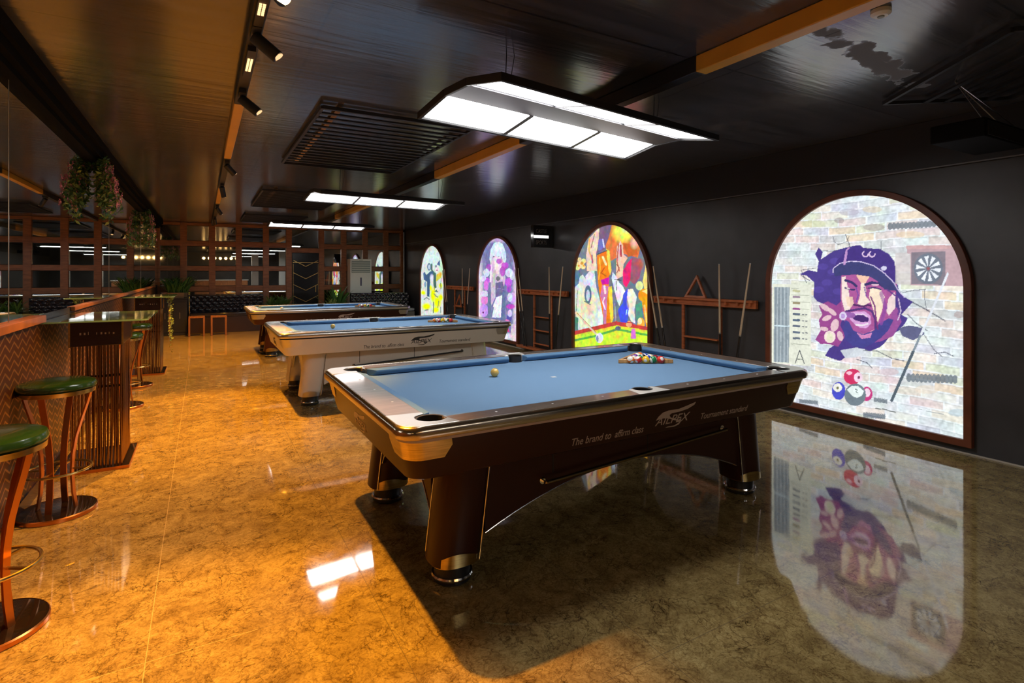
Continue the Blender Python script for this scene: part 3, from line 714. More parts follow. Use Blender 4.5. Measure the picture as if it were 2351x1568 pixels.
# ---------------------------------------------------------------- back-lit arched pictures
def px_of(Y, Z):
    F = (math.sin(YAW), math.cos(YAW)); R = (math.cos(YAW), -math.sin(YAW))
    d = XR*F[0]+Y*F[1]; r = XR*R[0]+Y*R[1]
    return CX+FPX*r/d, HY-(Z-EYE)*FPX/d
def C(*c): return np.array(s2l((c[0]/255, c[1]/255, c[2]/255)))
class Art:
    """a picture painted on the vertices of a flat panel; shapes are given in the units of a traced sketch"""
    def __init__(s, cy, step):
        s.R = .885; s.z0, s.zs = .12, 1.36
        s.cy = cy
        ys = np.arange(-s.R, s.R+step/2, step); zs = np.arange(s.z0, s.zs+s.R+step/2, step)
        s.ny, s.nz = len(ys), len(zs)
        s.u, s.z = np.meshgrid(ys, zs); s.Y = s.cy - s.u      # u grows to the right of the viewer
        s.X2, s.Y2 = px_of(s.Y, s.z)
        s.c = np.zeros(s.u.shape+(3,))
        s.rng = np.random.default_rng(int(cy*10))
        s.ox = s.oy = 0; s.s = 1
    def frame(s, ox, oy, k): s.gx = (s.X2-ox)*k; s.gy = (s.Y2-oy)*k
    def fill(s, col): s.c[:] = col
    def put(s, m, col, a=1.0):
        s.c[m] = s.c[m]*(1-a) + np.asarray(col)*a
    def poly(s, pts, col, a=1.0):
        x, y = s.gx, s.gy; m = np.zeros(x.shape, bool); n = len(pts)
        for i in range(n):
            x0, y0 = pts[i]; x1, y1 = pts[(i+1) % n]
            if y0 == y1: continue
            c = (y0 > y) != (y1 > y)
            m ^= c & (x < (x1-x0)*(y-y0)/(y1-y0)+x0)
        s.put(m, col, a)
    def ell(s, cx, cy, rx, ry, col, a=1.0, rot=0):
        c_, s_ = math.cos(rot), math.sin(rot); dx, dy = s.gx-cx, s.gy-cy
        s.put(((dx*c_+dy*s_)/rx)**2+((dy*c_-dx*s_)/ry)**2 < 1, col, a)
    def soft(s, cx, cy, rx, ry, col, a=1.0):
        d = ((s.gx-cx)/rx)**2+((s.gy-cy)/ry)**2; w_ = (np.clip(1-d, 0, 1)*a)[..., None]
        s.c = s.c*(1-w_)+np.asarray(col)*w_
    def line(s, pts, w_, col, a=1.0):
        for i in range(len(pts)-1):
            (x0, y0), (x1, y1) = pts[i], pts[i+1]; dx, dy = x1-x0, y1-y0; L2 = dx*dx+dy*dy+1e-9
            t = np.clip(((s.gx-x0)*dx+(s.gy-y0)*dy)/L2, 0, 1)
            s.put((s.gx-x0-t*dx)**2+(s.gy-y0-t*dy)**2 < (w_/2)**2, col, a)
    def noise(s, cell, amp):
        g = s.rng.normal(0, 1, (int(2.3/cell)+3, int(1.9/cell)+3, 3 if amp[0] != amp[1] else 1))
        fy, fx = (s.z-s.z0)/cell, (s.u+s.R)/cell; iy, ix = fy.astype(int), fx.astype(int); ty, tx = (fy-iy)[..., None], (fx-ix)[..., None]
        v = (g[iy, ix]*(1-ty)*(1-tx)+g[iy+1, ix]*ty*(1-tx)+g[iy, ix+1]*(1-ty)*tx+g[iy+1, ix+1]*ty*tx)
        s.c = np.clip(s.c*(1+v*np.asarray(amp)), 0, 1)
    def mesh(s, name, parent):
        ny, nz = s.ny, s.nz
        v = np.stack([np.zeros(s.u.size), -s.u.ravel(), s.z.ravel()], 1)
        idx = np.arange(ny*nz).reshape(nz, ny)
        q = np.stack([idx[:-1, :-1], idx[:-1, 1:], idx[1:, 1:], idx[1:, :-1]], -1).reshape(-1, 4)
        uc = (s.u[:-1, :-1]+s.u[1:, 1:])/2; zc = (s.z[:-1, :-1]+s.z[1:, 1:])/2
        keep = ((zc < s.zs) | (uc**2+(zc-s.zs)**2 < .879**2)).ravel(); q = q[keep]
        me = bpy.data.meshes.new(name); me.from_pydata(v.tolist(), [], q.tolist()); me.update()
        at = me.color_attributes.new('print', 'FLOAT_COLOR', 'POINT')
        col = np.concatenate([s.c.reshape(-1, 3), np.ones((s.c.shape[0]*s.c.shape[1], 1))], 1).astype(np.float32)
        at.data.foreach_set('color', col.ravel())
        me.materials.append(M['print'])
        o = bpy.data.objects.new(name, me); COL.objects.link(o); o.parent = parent
        return o
m = bpy.data.materials.new('backlit_print'); m.use_nodes = True; nt = m.node_tree
a_ = nt.nodes.new('ShaderNodeAttribute'); a_.attribute_name = 'print'
b_ = nt.nodes['Principled BSDF']; b_.inputs['Roughness'].default_value = .35
b_.inputs['Base Color'].default_value = (.02,.02,.02,1)
nt.links.new(a_.outputs['Color'], b_.inputs['Emission Color']); b_.inputs['Emission Strength'].default_value = BOX_POWER
M['print'] = m

def arch_frame(cy, parent):
    R0, R1, zs, zb = .868, .925, 1.36, .065
    for nm, ra, rb, x0, x1 in (('frame', R0, R1, -.055, 0),):
        inner = [(-ra, zb+.06)]+[(-ra*math.cos(a), zs+ra*math.sin(a)) for a in [PI*k/48 for k in range(49)]]+[(ra, zb+.06)]
        outer = [(-rb, zb)]+[(-rb*math.cos(a), zs+rb*math.sin(a)) for a in [PI*k/48 for k in range(49)]]+[(rb, zb)]
        n = len(inner); m = MB(); v = []
        for x in (x0, x1): v += [(x, y, z) for y, z in inner]+[(x, y, z) for y, z in outer]
        f = []
        for i in range(n):
            j = (i+1) % n
            f += [(i, j, j+n, i+n), (i+2*n, i+3*n, j+3*n, j+2*n), (i, i+2*n, j+2*n, j), (i+n, j+n, j+3*n, i+3*n)]
        m.add(v, f); m.build(nm, M['archwood'], parent, bevel=.004)
def arch(cy, step, label, paint):
    t = thing('arched_light_box', label, 'light box', (XR-.001, cy, 0))
    A_ = Art(cy, step); paint(A_)
    o = A_.mesh('printed_picture', t); o.location = (-.022, 0, 0)
    arch_frame(cy, t)

def paint_bricks(A):
    rng = A.rng
    A.fill(C(214,222,226))
    h, L = .078, .26
    row = np.floor((A.z+.012*np.sin(A.u*5+2))/h).astype(int)
    off = ((row*73) % 11)/11*L
    colm = np.floor((A.u+2+off)/L).astype(int)
    fz = ((A.z+.012*np.sin(A.u*5+2))/h) % 1; fu = ((A.u+2+off)/L) % 1
    pal = [C(216,224,226), C(228,230,226), C(222,212,208), C(230,216,194), C(208,214,226), C(232,226,218), C(222,232,234), C(204,210,212), C(226,214,212), C(218,224,206)]
    hs = (row*7919+colm*104729) % 9973
    edge = (fz < .13) | (fu < .05)
    for i, p in enumerate(pal): A.put((hs % 10 == i) & ~edge, p)
    A.put(edge, C(232,238,242))
    A.put((fz > .86) & ~edge, C(176,182,186), .35)
    A.noise(.02, (.09,.09,.09)); A.noise(.08, (.035,.03,.03)); A.noise(.009, (.05,.05,.05))
    A.c = np.clip(A.c, 0, 1)
    A.soft_done = True
def paint4(A):
    paint_bricks(A)
    A.frame(1740, 420, 2.45)      # sketch units: 2.45 per photo pixel, origin (1740, 420)
    grey = C(112,124,134)
    for x0, y0, x1, y1 in ((740,212,1008,262), (845,1068,1128,1130), (600,1288,725,1328), (240,1215,345,1245), (660,1205,735,1240)):
        k = (x1-x0)/12
        for i in range(12): A.ell(x0+k*(i+.5), (y0+y1)/2+(i-6)*(.9 if y0 > 600 else -1.2), k*.62, (y1-y0)/2*.8, grey, .9)
    for x, y, w_, h_, c in ((465,212,28,16,C(150,130,135)),(660,250,60,20,C(165,150,155)),(865,292,80,20,C(226,204,168)),(650,150,55,18,C(222,206,176)),(520,165,55,20,C(176,172,190)),(740,1062,60,20,C(212,188,190)),(960,1160,70,24,C(226,212,194)),(320,230,70,20,C(206,214,172)),(1130,1290,50,22,C(176,200,212)),(1140,740,30,20,C(170,146,142))):
        A.ell(x, y, w_, h_, c, .6)
    # score board on the left
    A.poly([(88,568),(308,572),(306,1030),(84,1010)], C(226,230,214)); A.poly([(100,584),(186,586),(182,1010),(96,1005)], C(146,160,168))
    for k in range(8): A.line([(108+k*10, 588), (105+k*10, 1008)], 2.5, C(196,206,212) if k % 2 else C(110,124,136))
    A.line([(100,802),(184,806)], 8, C(200,220,228))
    for k in range(5): A.line([(196, 592+k*38), (298, 596+k*38)], 2, C(170,176,160))
    for k, c in enumerate((C(190,190,150), C(150,130,150), C(150,140,110), C(150,80,140), C(90,104,124), C(80,100,124), C(96,108,128), C(92,108,128), C(104,116,130))):
        A.line([(208, 606+k*34-(k > 3)*6), (240, 608+k*34-(k > 3)*6)], 12, c); 
        if k > 3: A.line([(258, 604+k*34), (266, 605+k*34)], 6, C(120,126,132)); A.line([(276, 605+k*34), (284, 606+k*34)], 6, C(120,126,132))
    A.line([(194,904),(300,910)], 3, C(160,166,150)); A.line([(218,1012),(242,940),(268,1014)], 5, C(90,96,100)); A.line([(228,990),(258,992)], 4, C(120,126,120))
    # cracks
    cr = C(70,76,96)
    for pts, w_ in (([(430,300),(436,330),(460,348),(510,330),(520,300)],3), ([(500,290),(520,340),(530,380)],5), ([(700,330),(702,385)],4), ([(340,380),(420,384),(500,372)],4), ([(250,520),(300,550)],5), ([(280,560),(250,490),(330,480)],4),
                    ([(820,640),(880,672),(960,715),(1060,775)],7), ([(820,618),(880,604),(950,598)],4), ([(945,600),(948,680),(960,720)],4), ([(850,740),(900,790),(960,830)],5), ([(800,820),(870,812),(930,830)],6), ([(940,850),(1000,940),(1050,980)],4),
                    ([(600,940),(680,945),(760,985),(830,1000)],5), ([(560,990),(620,1010),(650,1040)],5), ([(690,690),(760,700)],3), ([(1000,960),(1060,950),(1110,975)],5)):
        A.line(pts, w_, cr, .8)
    pur = C(72,58,136); dk = C(52,48,104); mid = C(110,70,160)
    # broken hole in the wall behind the head
    A.poly([(330,400),(350,362),(372,390),(362,430),(400,405),(430,385),(470,372),(520,360),(560,352),(585,350),(600,368),(690,370),(745,400),(775,440),(782,520),(800,600),(830,640),(880,668),(860,690),(815,740),(850,760),(835,790),(800,830),(760,850),(720,900),(690,925),(640,945),(610,935),(560,925),(530,960),(470,1000),(420,985),(385,970),(410,930),(440,910),(430,860),(390,800),(420,700),(340,665),(320,640),(325,560),(280,520),(240,515),(290,490),(340,500),(350,440)], pur)
    A.poly([(800,815),(860,800),(930,815),(945,850),(880,885),(820,860)], C(96,100,136))
    A.poly([(470,940),(560,925),(610,945),(560,980),(500,985)], C(206,214,222), .9)
    for x, y in ((372,470),(430,500),(396,560),(460,610),(350,600),(440,440)): A.ell(x, y, 30, 18, C(92,76,168), .5)
    # neck and hand
    A.poly([(640,720),(790,700),(815,780),(770,860),(700,890),(640,900)], C(150,80,150))
    A.poly([(350,690),(400,665),(450,690),(480,660),(500,720),(470,800),(500,860),(460,920),(400,905),(360,905),(330,880),(360,830),(350,770),(370,740)], C(150,70,140))
    for x, y, rx, ry, rt in ((385,700,32,15,.6),(395,760,28,14,-.4),(425,725,30,13,.7),(380,820,24,12,.2),(440,800,22,36,.3),(470,860,16,28,-.3)): A.ell(x, y, rx, ry, C(232,200,206), .85, rt)
    A.ell(412, 865, 32, 34, C(238,220,214)); A.ell(412, 868, 20, 24, C(226,228,196), .9)
    # face: shadow side, light planes
    A.poly([(475,520),(560,495),(700,510),(790,560),(782,640),(765,720),(745,790),(700,850),(640,890),(570,890),(520,860),(500,790),(480,720),(472,640)], C(168,86,150))
    A.poly([(478,530),(500,525),(520,620),(528,700),(520,735),(494,715),(478,650)], C(240,222,214))
    A.poly([(560,520),(600,500),(640,520),(615,560),(585,560)], C(238,196,170), .95)
    A.poly([(588,560),(612,560),(618,640),(640,670),(600,690),(568,680),(580,640)], C(240,222,206))
    A.poly([(640,590),(700,600),(720,640),(705,720),(680,790),(664,740),(650,690),(632,640)], C(244,224,200))
    A.poly([(742,650),(778,610),(782,700),(745,745),(728,720)], C(236,214,214))
    A.poly([(500,640),(540,640),(548,680),(530,700),(510,690)], C(236,206,180), .8)
    A.poly([(560,840),(620,850),(660,820),(640,870),(600,885),(570,870)], C(230,160,190), .8)
    # eyes, brows
    A.line([(500,548),(535,558),(560,580)], 14, dk); A.line([(612,572),(650,560),(690,568),(720,585)], 15, dk)
    A.line([(498,590),(520,598),(550,600)], 9, dk); A.ell(516, 594, 10, 4, C(226,206,214))
    A.line([(628,592),(665,588),(700,600)], 7, dk); A.ell(668, 573, 22, 5, C(224,190,206), .9)
    A.line([(560,590),(572,630),(560,670)], 6, mid); A.line([(606,585),(618,640)], 5, mid)
    # nose base, moustache, mouth, goatee
    A.line([(548,685),(575,690),(600,694),(628,686),(642,690)], 11, C(84,44,100)); A.line([(505,722),(560,712),(610,704),(650,722),(668,770),(670,820)], 12, C(84,52,120))
    A.poly([(520,730),(560,722),(610,722),(640,745),(645,790),(620,815),(580,812),(548,790),(525,765)], C(212,160,214))
    A.poly([(520,742),(560,740),(610,738),(632,760),(628,780),(590,782),(550,770)], C(70,40,110)); A.line([(545,740),(600,738),(622,752)], 7, C(226,204,230))
    A.line([(560,796),(596,800),(625,792)], 9, C(232,222,232))
    A.poly([(500,770),(520,780),(545,830),(600,850),(660,830),(690,790),(745,760),(770,770),(740,830),(700,870),(650,905),(600,928),(540,915),(500,880),(488,830)], C(66,66,140))
    A.poly([(560,838),(600,856),(650,840),(640,870),(590,876)], C(216,140,190), .9)
    A.line([(642,640),(664,690),(672,760),(682,820)], 8, C(120,50,120)); A.line([(700,620),(726,700),(700,790)], 20, C(140,72,160), .7)
    # cigar
    A.line([(490,738),(540,744)], 30, C(150,96,170)); A.ell(486, 748, 21, 24, C(216,206,234)); A.ell(486, 748, 12, 13, C(180,150,210))
    # cap: crown, brim, rim light
    A.poly([(440,500),(450,440),(500,390),(560,352),(600,365),(690,372),(745,405),(778,460),(790,540),(770,590),(700,500),(600,450),(500,455)], C(66,48,128))
    A.poly([(430,490),(450,465),(520,440),(590,442),(660,462),(720,505),(775,560),(800,610),(830,640),(780,606),(720,600),(690,560),(640,528),(560,515),(480,520),(440,525)], C(58,62,116))
    A.line([(430,505),(432,480),(470,452),(530,440),(590,444),(660,466),(720,508),(770,558),(800,608),(832,642)], 5, C(214,200,236))
    A.line([(494,455),(506,390)], 14, C(196,150,206), .9); A.line([(506,380),(520,366)], 10, C(196,150,206), .9)
    for x in (612, 650): A.line([(x+16*math.cos(a), 400+16*math.sin(a)) for a in [k*.6 for k in range(8)]], 7, C(222,196,228))
    A.ell(716, 480, 16, 13, C(206,204,230)); A.line([(735,600),(790,640),(806,700),(795,740)], 8, C(100,60,140))
    A.line([(798,650),(812,720),(795,770)], 6, C(206,190,220))
    # dart board
    A.poly([(780,392),(868,392),(868,574),(780,568)], C(206,200,200), .8)
    A.poly([(848,352),(1090,350),(1168,380),(1168,582),(1065,580),(868,574),(866,400),(848,396)], C(190,160,168)); A.line([(850,362),(1088,360)], 20, C(206,168,170))
    A.poly([(872,392),(1062,386),(1064,574),(870,568)], C(132,124,136))
    A.ell(966, 482, 82, 86, C(112,122,138))
    for k in range(10):
        a = k*PI/5+.15; A.poly([(966+10*math.cos(a), 482+10*math.sin(a)), (966+70*math.cos(a-.17), 482+72*math.sin(a-.17)), (966+70*math.cos(a+.17), 482+72*math.sin(a+.17))], C(234,240,250))
    A.ell(966, 482, 9, 9, C(150,90,100))
    # leaning cue
    A.line([(1075,510),(990,710),(920,860)], 13, C(224,230,240)); A.line([(920,860),(880,950)], 13, C(132,146,158)); A.line([(880,950),(760,1222)], 17, C(84,98,110))
    # balls
    A.ell(540, 1088, 50, 44, C(206,50,100)); A.ell(572, 1092, 24, 28, C(240,214,232), .95); A.ell(522, 1068, 16, 10, C(250,190,210)); A.ell(575, 1093, 8, 9, C(120,60,90))
    A.ell(620, 1185, 32, 40, C(196,60,130)); A.ell(622, 1178, 18, 24, C(240,214,232)); A.ell(462, 1168, 38, 50, C(74,80,200)); A.ell(456, 1150, 25, 24, C(236,236,228)); A.ell(456, 1152, 7, 8, C(120,120,90))
    A.ell(555, 1190, 60, 62, C(112,128,138)); A.poly([(508,1160),(535,1140),(570,1140),(605,1170),(592,1195),(565,1208),(540,1198)], C(226,240,238)); A.line([(556,1158),(568,1164),(558,1172),(570,1180)], 4, C(90,110,110))
    A.noise(.014, (.06,.06,.06)); A.noise(.05, (.04,.04,.04))
    A.line([(670,1266),(720,1272),(780,1288)], 6, C(120,126,124)); A.line([(910,1270),(1050,1300)], 3, C(150,160,166)); A.line([(600,1300),(720,1322)], 3, C(90,100,120))
def paint3(A):
    A.fill(C(110,122,140)); A.frame(1310, 500, 5.225)
    A.poly([(370,60),(560,70),(520,330),(330,420),(320,250)], C(120,96,130))
    A.poly([(510,80),(470,240),(430,340),(500,520),(640,430),(820,480),(880,250),(760,120),(640,60),(560,60)], C(226,120,60))
    A.soft(640, 170, 150, 150, C(236,238,90), 1.3); A.soft(700, 130, 90, 70, C(200,240,170), 1)
    A.poly([(640,300),(800,330),(820,440),(700,470)], C(206,96,40)); A.soft(780, 300, 60, 90, C(240,190,170), .9)
    # tall pale figure with a flower hat
    A.poly([(230,250),(280,200),(360,110),(350,300),(320,430),(330,640),(210,640),(200,450)], C(236,206,184)); A.line([(240,250),(235,400),(280,520)], 16, C(232,180,90)); A.line([(300,200),(260,360)], 10, C(150,110,110)); A.line([(270,450),(275,540)], 16, C(170,70,120))
    for x, y, r in ((130,560,45),(100,600,26),(170,520,30),(165,590,28),(120,500,24)): A.ell(x, y, r, r, C(246,220,150))
    for x, y, r in ((150,545,20),(110,575,13),(170,575,12)): A.ell(x, y, r, r, C(226,160,60))
    # robed figure leaning with a cue
    A.poly([(60,850),(130,700),(160,680),(200,740),(250,630),(300,640),(320,820),(390,1080),(410,1400),(330,1440),(300,1330),(110,1350),(80,1250),(60,1000)], C(214,224,216))
    A.poly([(110,900),(200,860),(300,900),(330,1100),(280,1300),(130,1320),(110,1150)], C(226,232,200)); A.soft(220, 1060, 90, 120, C(240,200,160), .8)
    A.poly([(190,700),(240,640),(300,700),(290,800),(220,860)], C(228,222,240)); A.ell(222, 920, 42, 110, C(90,112,140)); A.ell(222, 930, 22, 70, C(196,206,226)); A.line([(180,1000),(250,1040)], 12, C(100,110,130))
    A.poly([(60,640),(130,640),(110,790),(65,830)], C(86,118,150)); A.line([(95,870),(80,1150)], 8, C(110,130,110)); A.poly([(345,1100),(400,1080),(400,1380),(340,1440)], C(236,238,244))
    A.poly([(60,1180),(105,1200),(100,1350),(62,1330)], C(80,140,120))
    # gold-coated standing figure, magenta sash
    A.poly([(330,450),(440,400),(470,360),(500,640),(470,720),(500,1290),(420,1290),(380,1060),(340,760)], C(240,130,20)); A.poly([(440,370),(480,400),(505,620),(490,690),(470,640)], C(240,214,80))
    A.line([(360,480),(370,600),(350,740)], 12, C(250,190,60)); A.line([(400,470),(440,560)], 26, C(250,232,170)); A.line([(420,600),(380,660),(440,700)], 14, C(190,80,20)); A.line([(330,440),(450,395)], 8, C(40,50,50))
    A.poly([(375,745),(480,710),(470,800),(390,800)], C(214,20,160)); A.poly([(390,810),(470,820),(450,1000),(440,1290),(410,1290),(400,1050),(370,940)], C(206,120,170)); A.line([(420,820),(430,900)], 26, C(246,224,236)); A.poly([(465,830),(510,820),(530,1200),(500,1290),(480,1100)], C(240,214,70))
    A.line([(420,960),(400,1010),(430,1100)], 16, C(240,228,240))
    A.poly([(340,330),(350,260),(400,250),(430,350),(350,400)], C(112,106,190)); A.line([(400,260),(415,350)], 18, C(220,214,240))
    # horned figure in the middle
    A.poly([(560,560),(570,350),(610,280),(640,330),(650,440),(700,480),(650,560),(640,700),(560,740)], C(240,196,176)); A.line([(590,320),(570,520),(600,640)], 12, C(196,90,60)); A.line([(615,330),(620,460)], 20, C(170,60,70)); A.line([(565,560),(600,600),(570,660)], 8, C(130,60,60))
    A.poly([(520,650),(560,700),(600,780),(640,820),(670,880),(600,1060),(570,990),(530,830),(505,720)], C(238,236,244)); A.line([(540,740),(620,748)], 9, C(60,50,50)); A.line([(560,760),(566,870)], 7, C(90,90,80)); A.line([(545,1030),(555,1290)], 16, C(150,166,170))
    # magenta haired figure in blue
    A.poly([(640,640),(700,540),(750,480),(740,600),(735,740),(680,840),(645,790)], C(232,30,110)); A.poly([(750,480),(850,490),(880,560),(840,720),(780,800),(730,760)], C(150,86,110)); A.soft(850, 560, 50, 90, C(190,90,60), .8)
    A.poly([(690,850),(720,850),(690,1000),(700,1060),(720,1080),(690,1290),(620,1270),(580,1110),(640,1020),(640,930)], C(66,84,230)); A.line([(690,1100),(680,1160)], 10, C(200,220,250))
    A.poly([(700,860),(760,850),(810,950),(780,1100),(790,1270),(740,1240),(700,1150),(720,1060),(690,960)], C(232,238,228)); A.soft(740, 1010, 60, 120, C(236,230,190), .7)
    A.poly([(800,1040),(870,1010),(880,1200),(800,1230)], C(80,146,130))
    # yellow figure on the right
    A.poly([(930,480),(965,600),(970,830),(900,860),(880,760),(910,600)], C(240,214,120)); A.ell(840, 815, 45, 55, C(232,236,160)); A.ell(905, 930, 80, 80, C(240,150,20)); A.poly([(870,880),(960,840),(960,930)], C(246,220,140)); A.poly([(870,1000),(965,980),(965,1340),(930,1330),(890,1150)], C(240,160,20)); A.line([(900,1050),(930,1250)], 22, C(250,210,110)); A.ell(860, 1270, 45, 70, C(244,170,60)); A.ell(845, 1240, 26, 40, C(250,236,180))
    # table in the front
    A.poly([(55,1360),(560,1240),(960,1310),(960,1360),(560,1290),(55,1410)], C(196,66,60)); A.poly([(55,1408),(560,1290),(960,1352),(960,1600),(55,1600)], C(206,240,60)); A.line([(55,1470),(300,1420),(560,1340),(760,1370),(960,1412)], 26, C(90,176,76))
    A.line([(55,1420),(560,1300),(960,1365)], 16, C(226,214,60)); A.ell(583, 1325, 34, 26, C(96,112,120)); A.line([(80,1140),(320,1390)], 26, C(236,200,180)); A.line([(90,1140),(320,1375)], 5, C(150,100,90)); A.ell(360, 1440, 46, 60, C(220,226,246)); A.ell(335, 1450, 14, 40, C(130,140,180))
    A.ell(715, 1275, 36, 38, C(236,160,120)); A.line([(690,1250),(750,1260),(770,1300)], 12, C(180,60,70)); A.poly([(745,1330),(790,1330),(800,1450),(735,1450)], C(226,120,200))
    A.noise(.05, (.18,.17,.16)); A.noise(.022, (.12,.1,.1))
def paint2(A):
    A.fill(C(122,122,172)); A.frame(1090, 540, 6.03); A.noise(.06, (.15,.15,.1))
    A.soft(320, 60, 260, 60, C(206,180,220), .8); A.soft(80, 900, 60, 900, C(230,214,224), 1); A.soft(590, 1000, 60, 1000, C(226,206,222), 1)
    A.poly([(215,330),(230,200),(280,110),(340,90),(400,120),(440,230),(450,330),(430,400),(380,300),(260,300),(235,400)], C(204,226,240)); A.soft(330, 180, 80, 90, C(226,244,250), 1)
    A.poly([(230,400),(250,300),(300,290),(400,330),(420,400),(440,600),(420,700),(300,860),(240,980),(235,700)], C(206,186,214)); A.poly([(270,300),(370,290),(390,420),(340,500),(290,470)], C(238,218,232)); A.ell(276, 298, 14, 7, C(80,80,110)); A.ell(345, 300, 12, 6, C(90,80,120))
    A.line([(290,500),(270,700)], 42, C(196,190,186)); A.line([(240,420),(230,640)], 24, C(246,226,246)); A.line([(320,420),(330,520)], 40, C(236,226,220))
    for x, y, rx, ry, c in ((350,360,40,36,(190,60,200)),(430,420,50,44,(196,70,206)),(400,500,40,70,(180,60,190)),(205,450,34,50,(176,80,190)),(180,630,44,40,(206,90,226)),(170,700,34,70,(226,120,230)),(480,650,50,60,(196,90,226)),(490,740,36,50,(170,70,200)),(150,900,54,60,(236,130,210)),(510,985,60,34,(200,60,196)),(140,1040,60,90,(206,150,240)),(540,870,40,80,(210,170,240))): A.ell(x, y, rx, ry, C(*c), .85)
    for x, y, rx, ry in ((175,520,44,56),(490,520,56,60),(130,600,40,40),(150,810,50,44),(500,860,36,60),(530,560,30,60)): A.ell(x, y, rx, ry, C(218,226,246), .85)
    A.poly([(300,660),(400,640),(430,790),(300,860)], C(112,104,150)); A.poly([(310,860),(420,820),(400,1140),(240,1140),(260,1000)], C(232,236,240)); A.line([(420,800),(400,1150)], 50, C(100,116,156)); A.line([(215,800),(215,1130)], 44, C(106,118,154)); A.line([(270,1000),(240,1140)], 18, C(120,130,160)); A.ell(335, 600, 30, 30, C(110,114,120))
    A.ell(490, 1150, 34, 46, C(90,84,170)); A.ell(460, 1210, 40, 46, C(232,120,190)); A.line([(430,1200),(480,1330)], 26, C(226,70,130)); A.line([(440,1260),(420,1400)], 50, C(190,214,244)); A.ell(500,1080,30,50,C(214,190,240))
    A.soft(420, 1400, 220, 60, C(246,240,250), 1); A.poly([(520,1230),(595,1230),(595,1480),(510,1450)], C(222,206,212), .8); A.line([(300,730),(420,750)], 6, C(150,150,190)); A.ell(130,1070,12,14,C(110,40,120))
    A.noise(.045, (.16,.18,.1)); A.noise(.02, (.1,.1,.08))
def paint1(A):
    A.fill(C(214,222,214)); A.frame(955, 555, 9.22); A.noise(.08, (.06,.05,.05))
    A.soft(360, 350, 240, 260, C(206,230,230), 1); A.soft(560, 560, 90, 200, C(190,240,190), .8); A.line([(300,120),(310,280)], 14, C(166,172,166), .7)
    nb = C(56,90,128); n2 = C(66,104,96)
    A.ell(295, 530, 42, 80, C(96,124,156)); A.ell(298, 535, 24, 50, C(190,204,226)); A.line([(350,480),(350,600),(400,660)], 34, n2); A.poly([(190,640),(240,700),(330,620),(390,630),(380,700),(320,760),(310,1000),(300,1170),(250,1150),(250,850),(180,800)], nb); A.poly([(170,660),(215,640),(215,800),(180,790)], C(70,104,150))
    A.poly([(380,640),(440,660),(450,960),(470,1060),(400,1040),(385,850)], n2); A.ell(215, 900, 24, 60, C(120,160,180)); A.poly([(460,480),(520,380),(530,520),(500,500)], C(66,98,140)); A.ell(465, 590, 44, 46, C(236,220,230)); A.ell(440, 520, 16, 26, C(110,96,140)); A.ell(462, 605, 14, 14, C(120,80,90))
    A.poly([(450,690),(560,650),(550,760),(440,850)], C(216,206,70)); A.soft(530, 690, 50, 70, C(240,180,60), 1); A.soft(350, 760, 50, 90, C(226,224,246), 1)
    for x, y, rx, ry in ((380,1130,70,200),(470,1280,100,160),(240,1370,120,90),(170,1080,60,60),(540,1180,60,90),(440,1440,90,80),(330,980,30,80),(540,930,50,70)): A.soft(x, y, rx, ry, C(232,246,60), 1.4)
    for pts, w_ in (([(400,1100),(440,1150),(480,1170)],22), ([(190,1220),(240,1180),(300,1220)],20), ([(420,1050),(480,1060)],22), ([(390,1280),(385,1500)],22), ([(500,1250),(480,1400)],14), ([(540,880),(545,1000)],18), ([(550,760),(545,860)],10), ([(130,820),(130,980)],12), ([(210,1450),(270,1440)],26), ([(540,1380),(540,1500)],14)): A.line(pts, w_, C(96,112,110), .85)
    A.ell(440, 1000, 18, 22, C(230,240,250)); A.soft(580, 810, 30, 60, C(240,214,226), 1); A.soft(140, 1160, 60, 60, C(226,214,236), .9)
    A.noise(.05, (.14,.12,.12)); A.noise(.025, (.08,.08,.08))
arch(2.87, .0055, 'arched light box with a brick print, purple capped man, dart board and balls', paint4)
arch(6.49, .008, 'arched light box with a colourful crowd of costumed figures around a green table', paint3)
arch(10.14, .012, 'arched light box with a white haired figure among purple splashes', paint2)
arch(13.87, .014, 'farthest arched light box with blue figures over yellow paint', paint1)

# ---------------------------------------------------------------- cue racks and cues on the right wall
def wall_rack(y0, y1, tri_over, label):
    t = thing('cue_rack', label, 'cue rack', (XR-.031, 0, 0), 0, 'wooden cue racks between the light boxes')
    yc = (y0+y1)/2
    top = MB().box(-.05, -.001, y0, y1, 1.085, 1.18).box(-.085, -.05, y0+.02, y1-.02, 1.15, 1.18)
    for s in (-1, 1):
        e = y0 if s < 0 else y1
        for k in range(3): top.box(-.085, -.05, e-s*(.06+.16*k)-.012, e-s*(.06+.16*k)+.012, 1.11, 1.151)
    top.build('top_bar', M['rackwood'], t, bevel=.004)
    for y in (yc-.29, yc+.29): MB().box(-.03, -.001, y-.018, y+.018, .10, 1.086).build('upright', M['rackwood'], t, bevel=.003)
    for z in (.68, .43, .18): MB().box(-.06, -.001, yc-.272, yc+.272, z-.01, z+.01).build('shelf_rung', M['rackwood'], t, bevel=.003)
    MB().box(-.125, -.001, y0, y1, .06, .10).build('bottom_bar', M['rackwood'], t, bevel=.004)
    return t
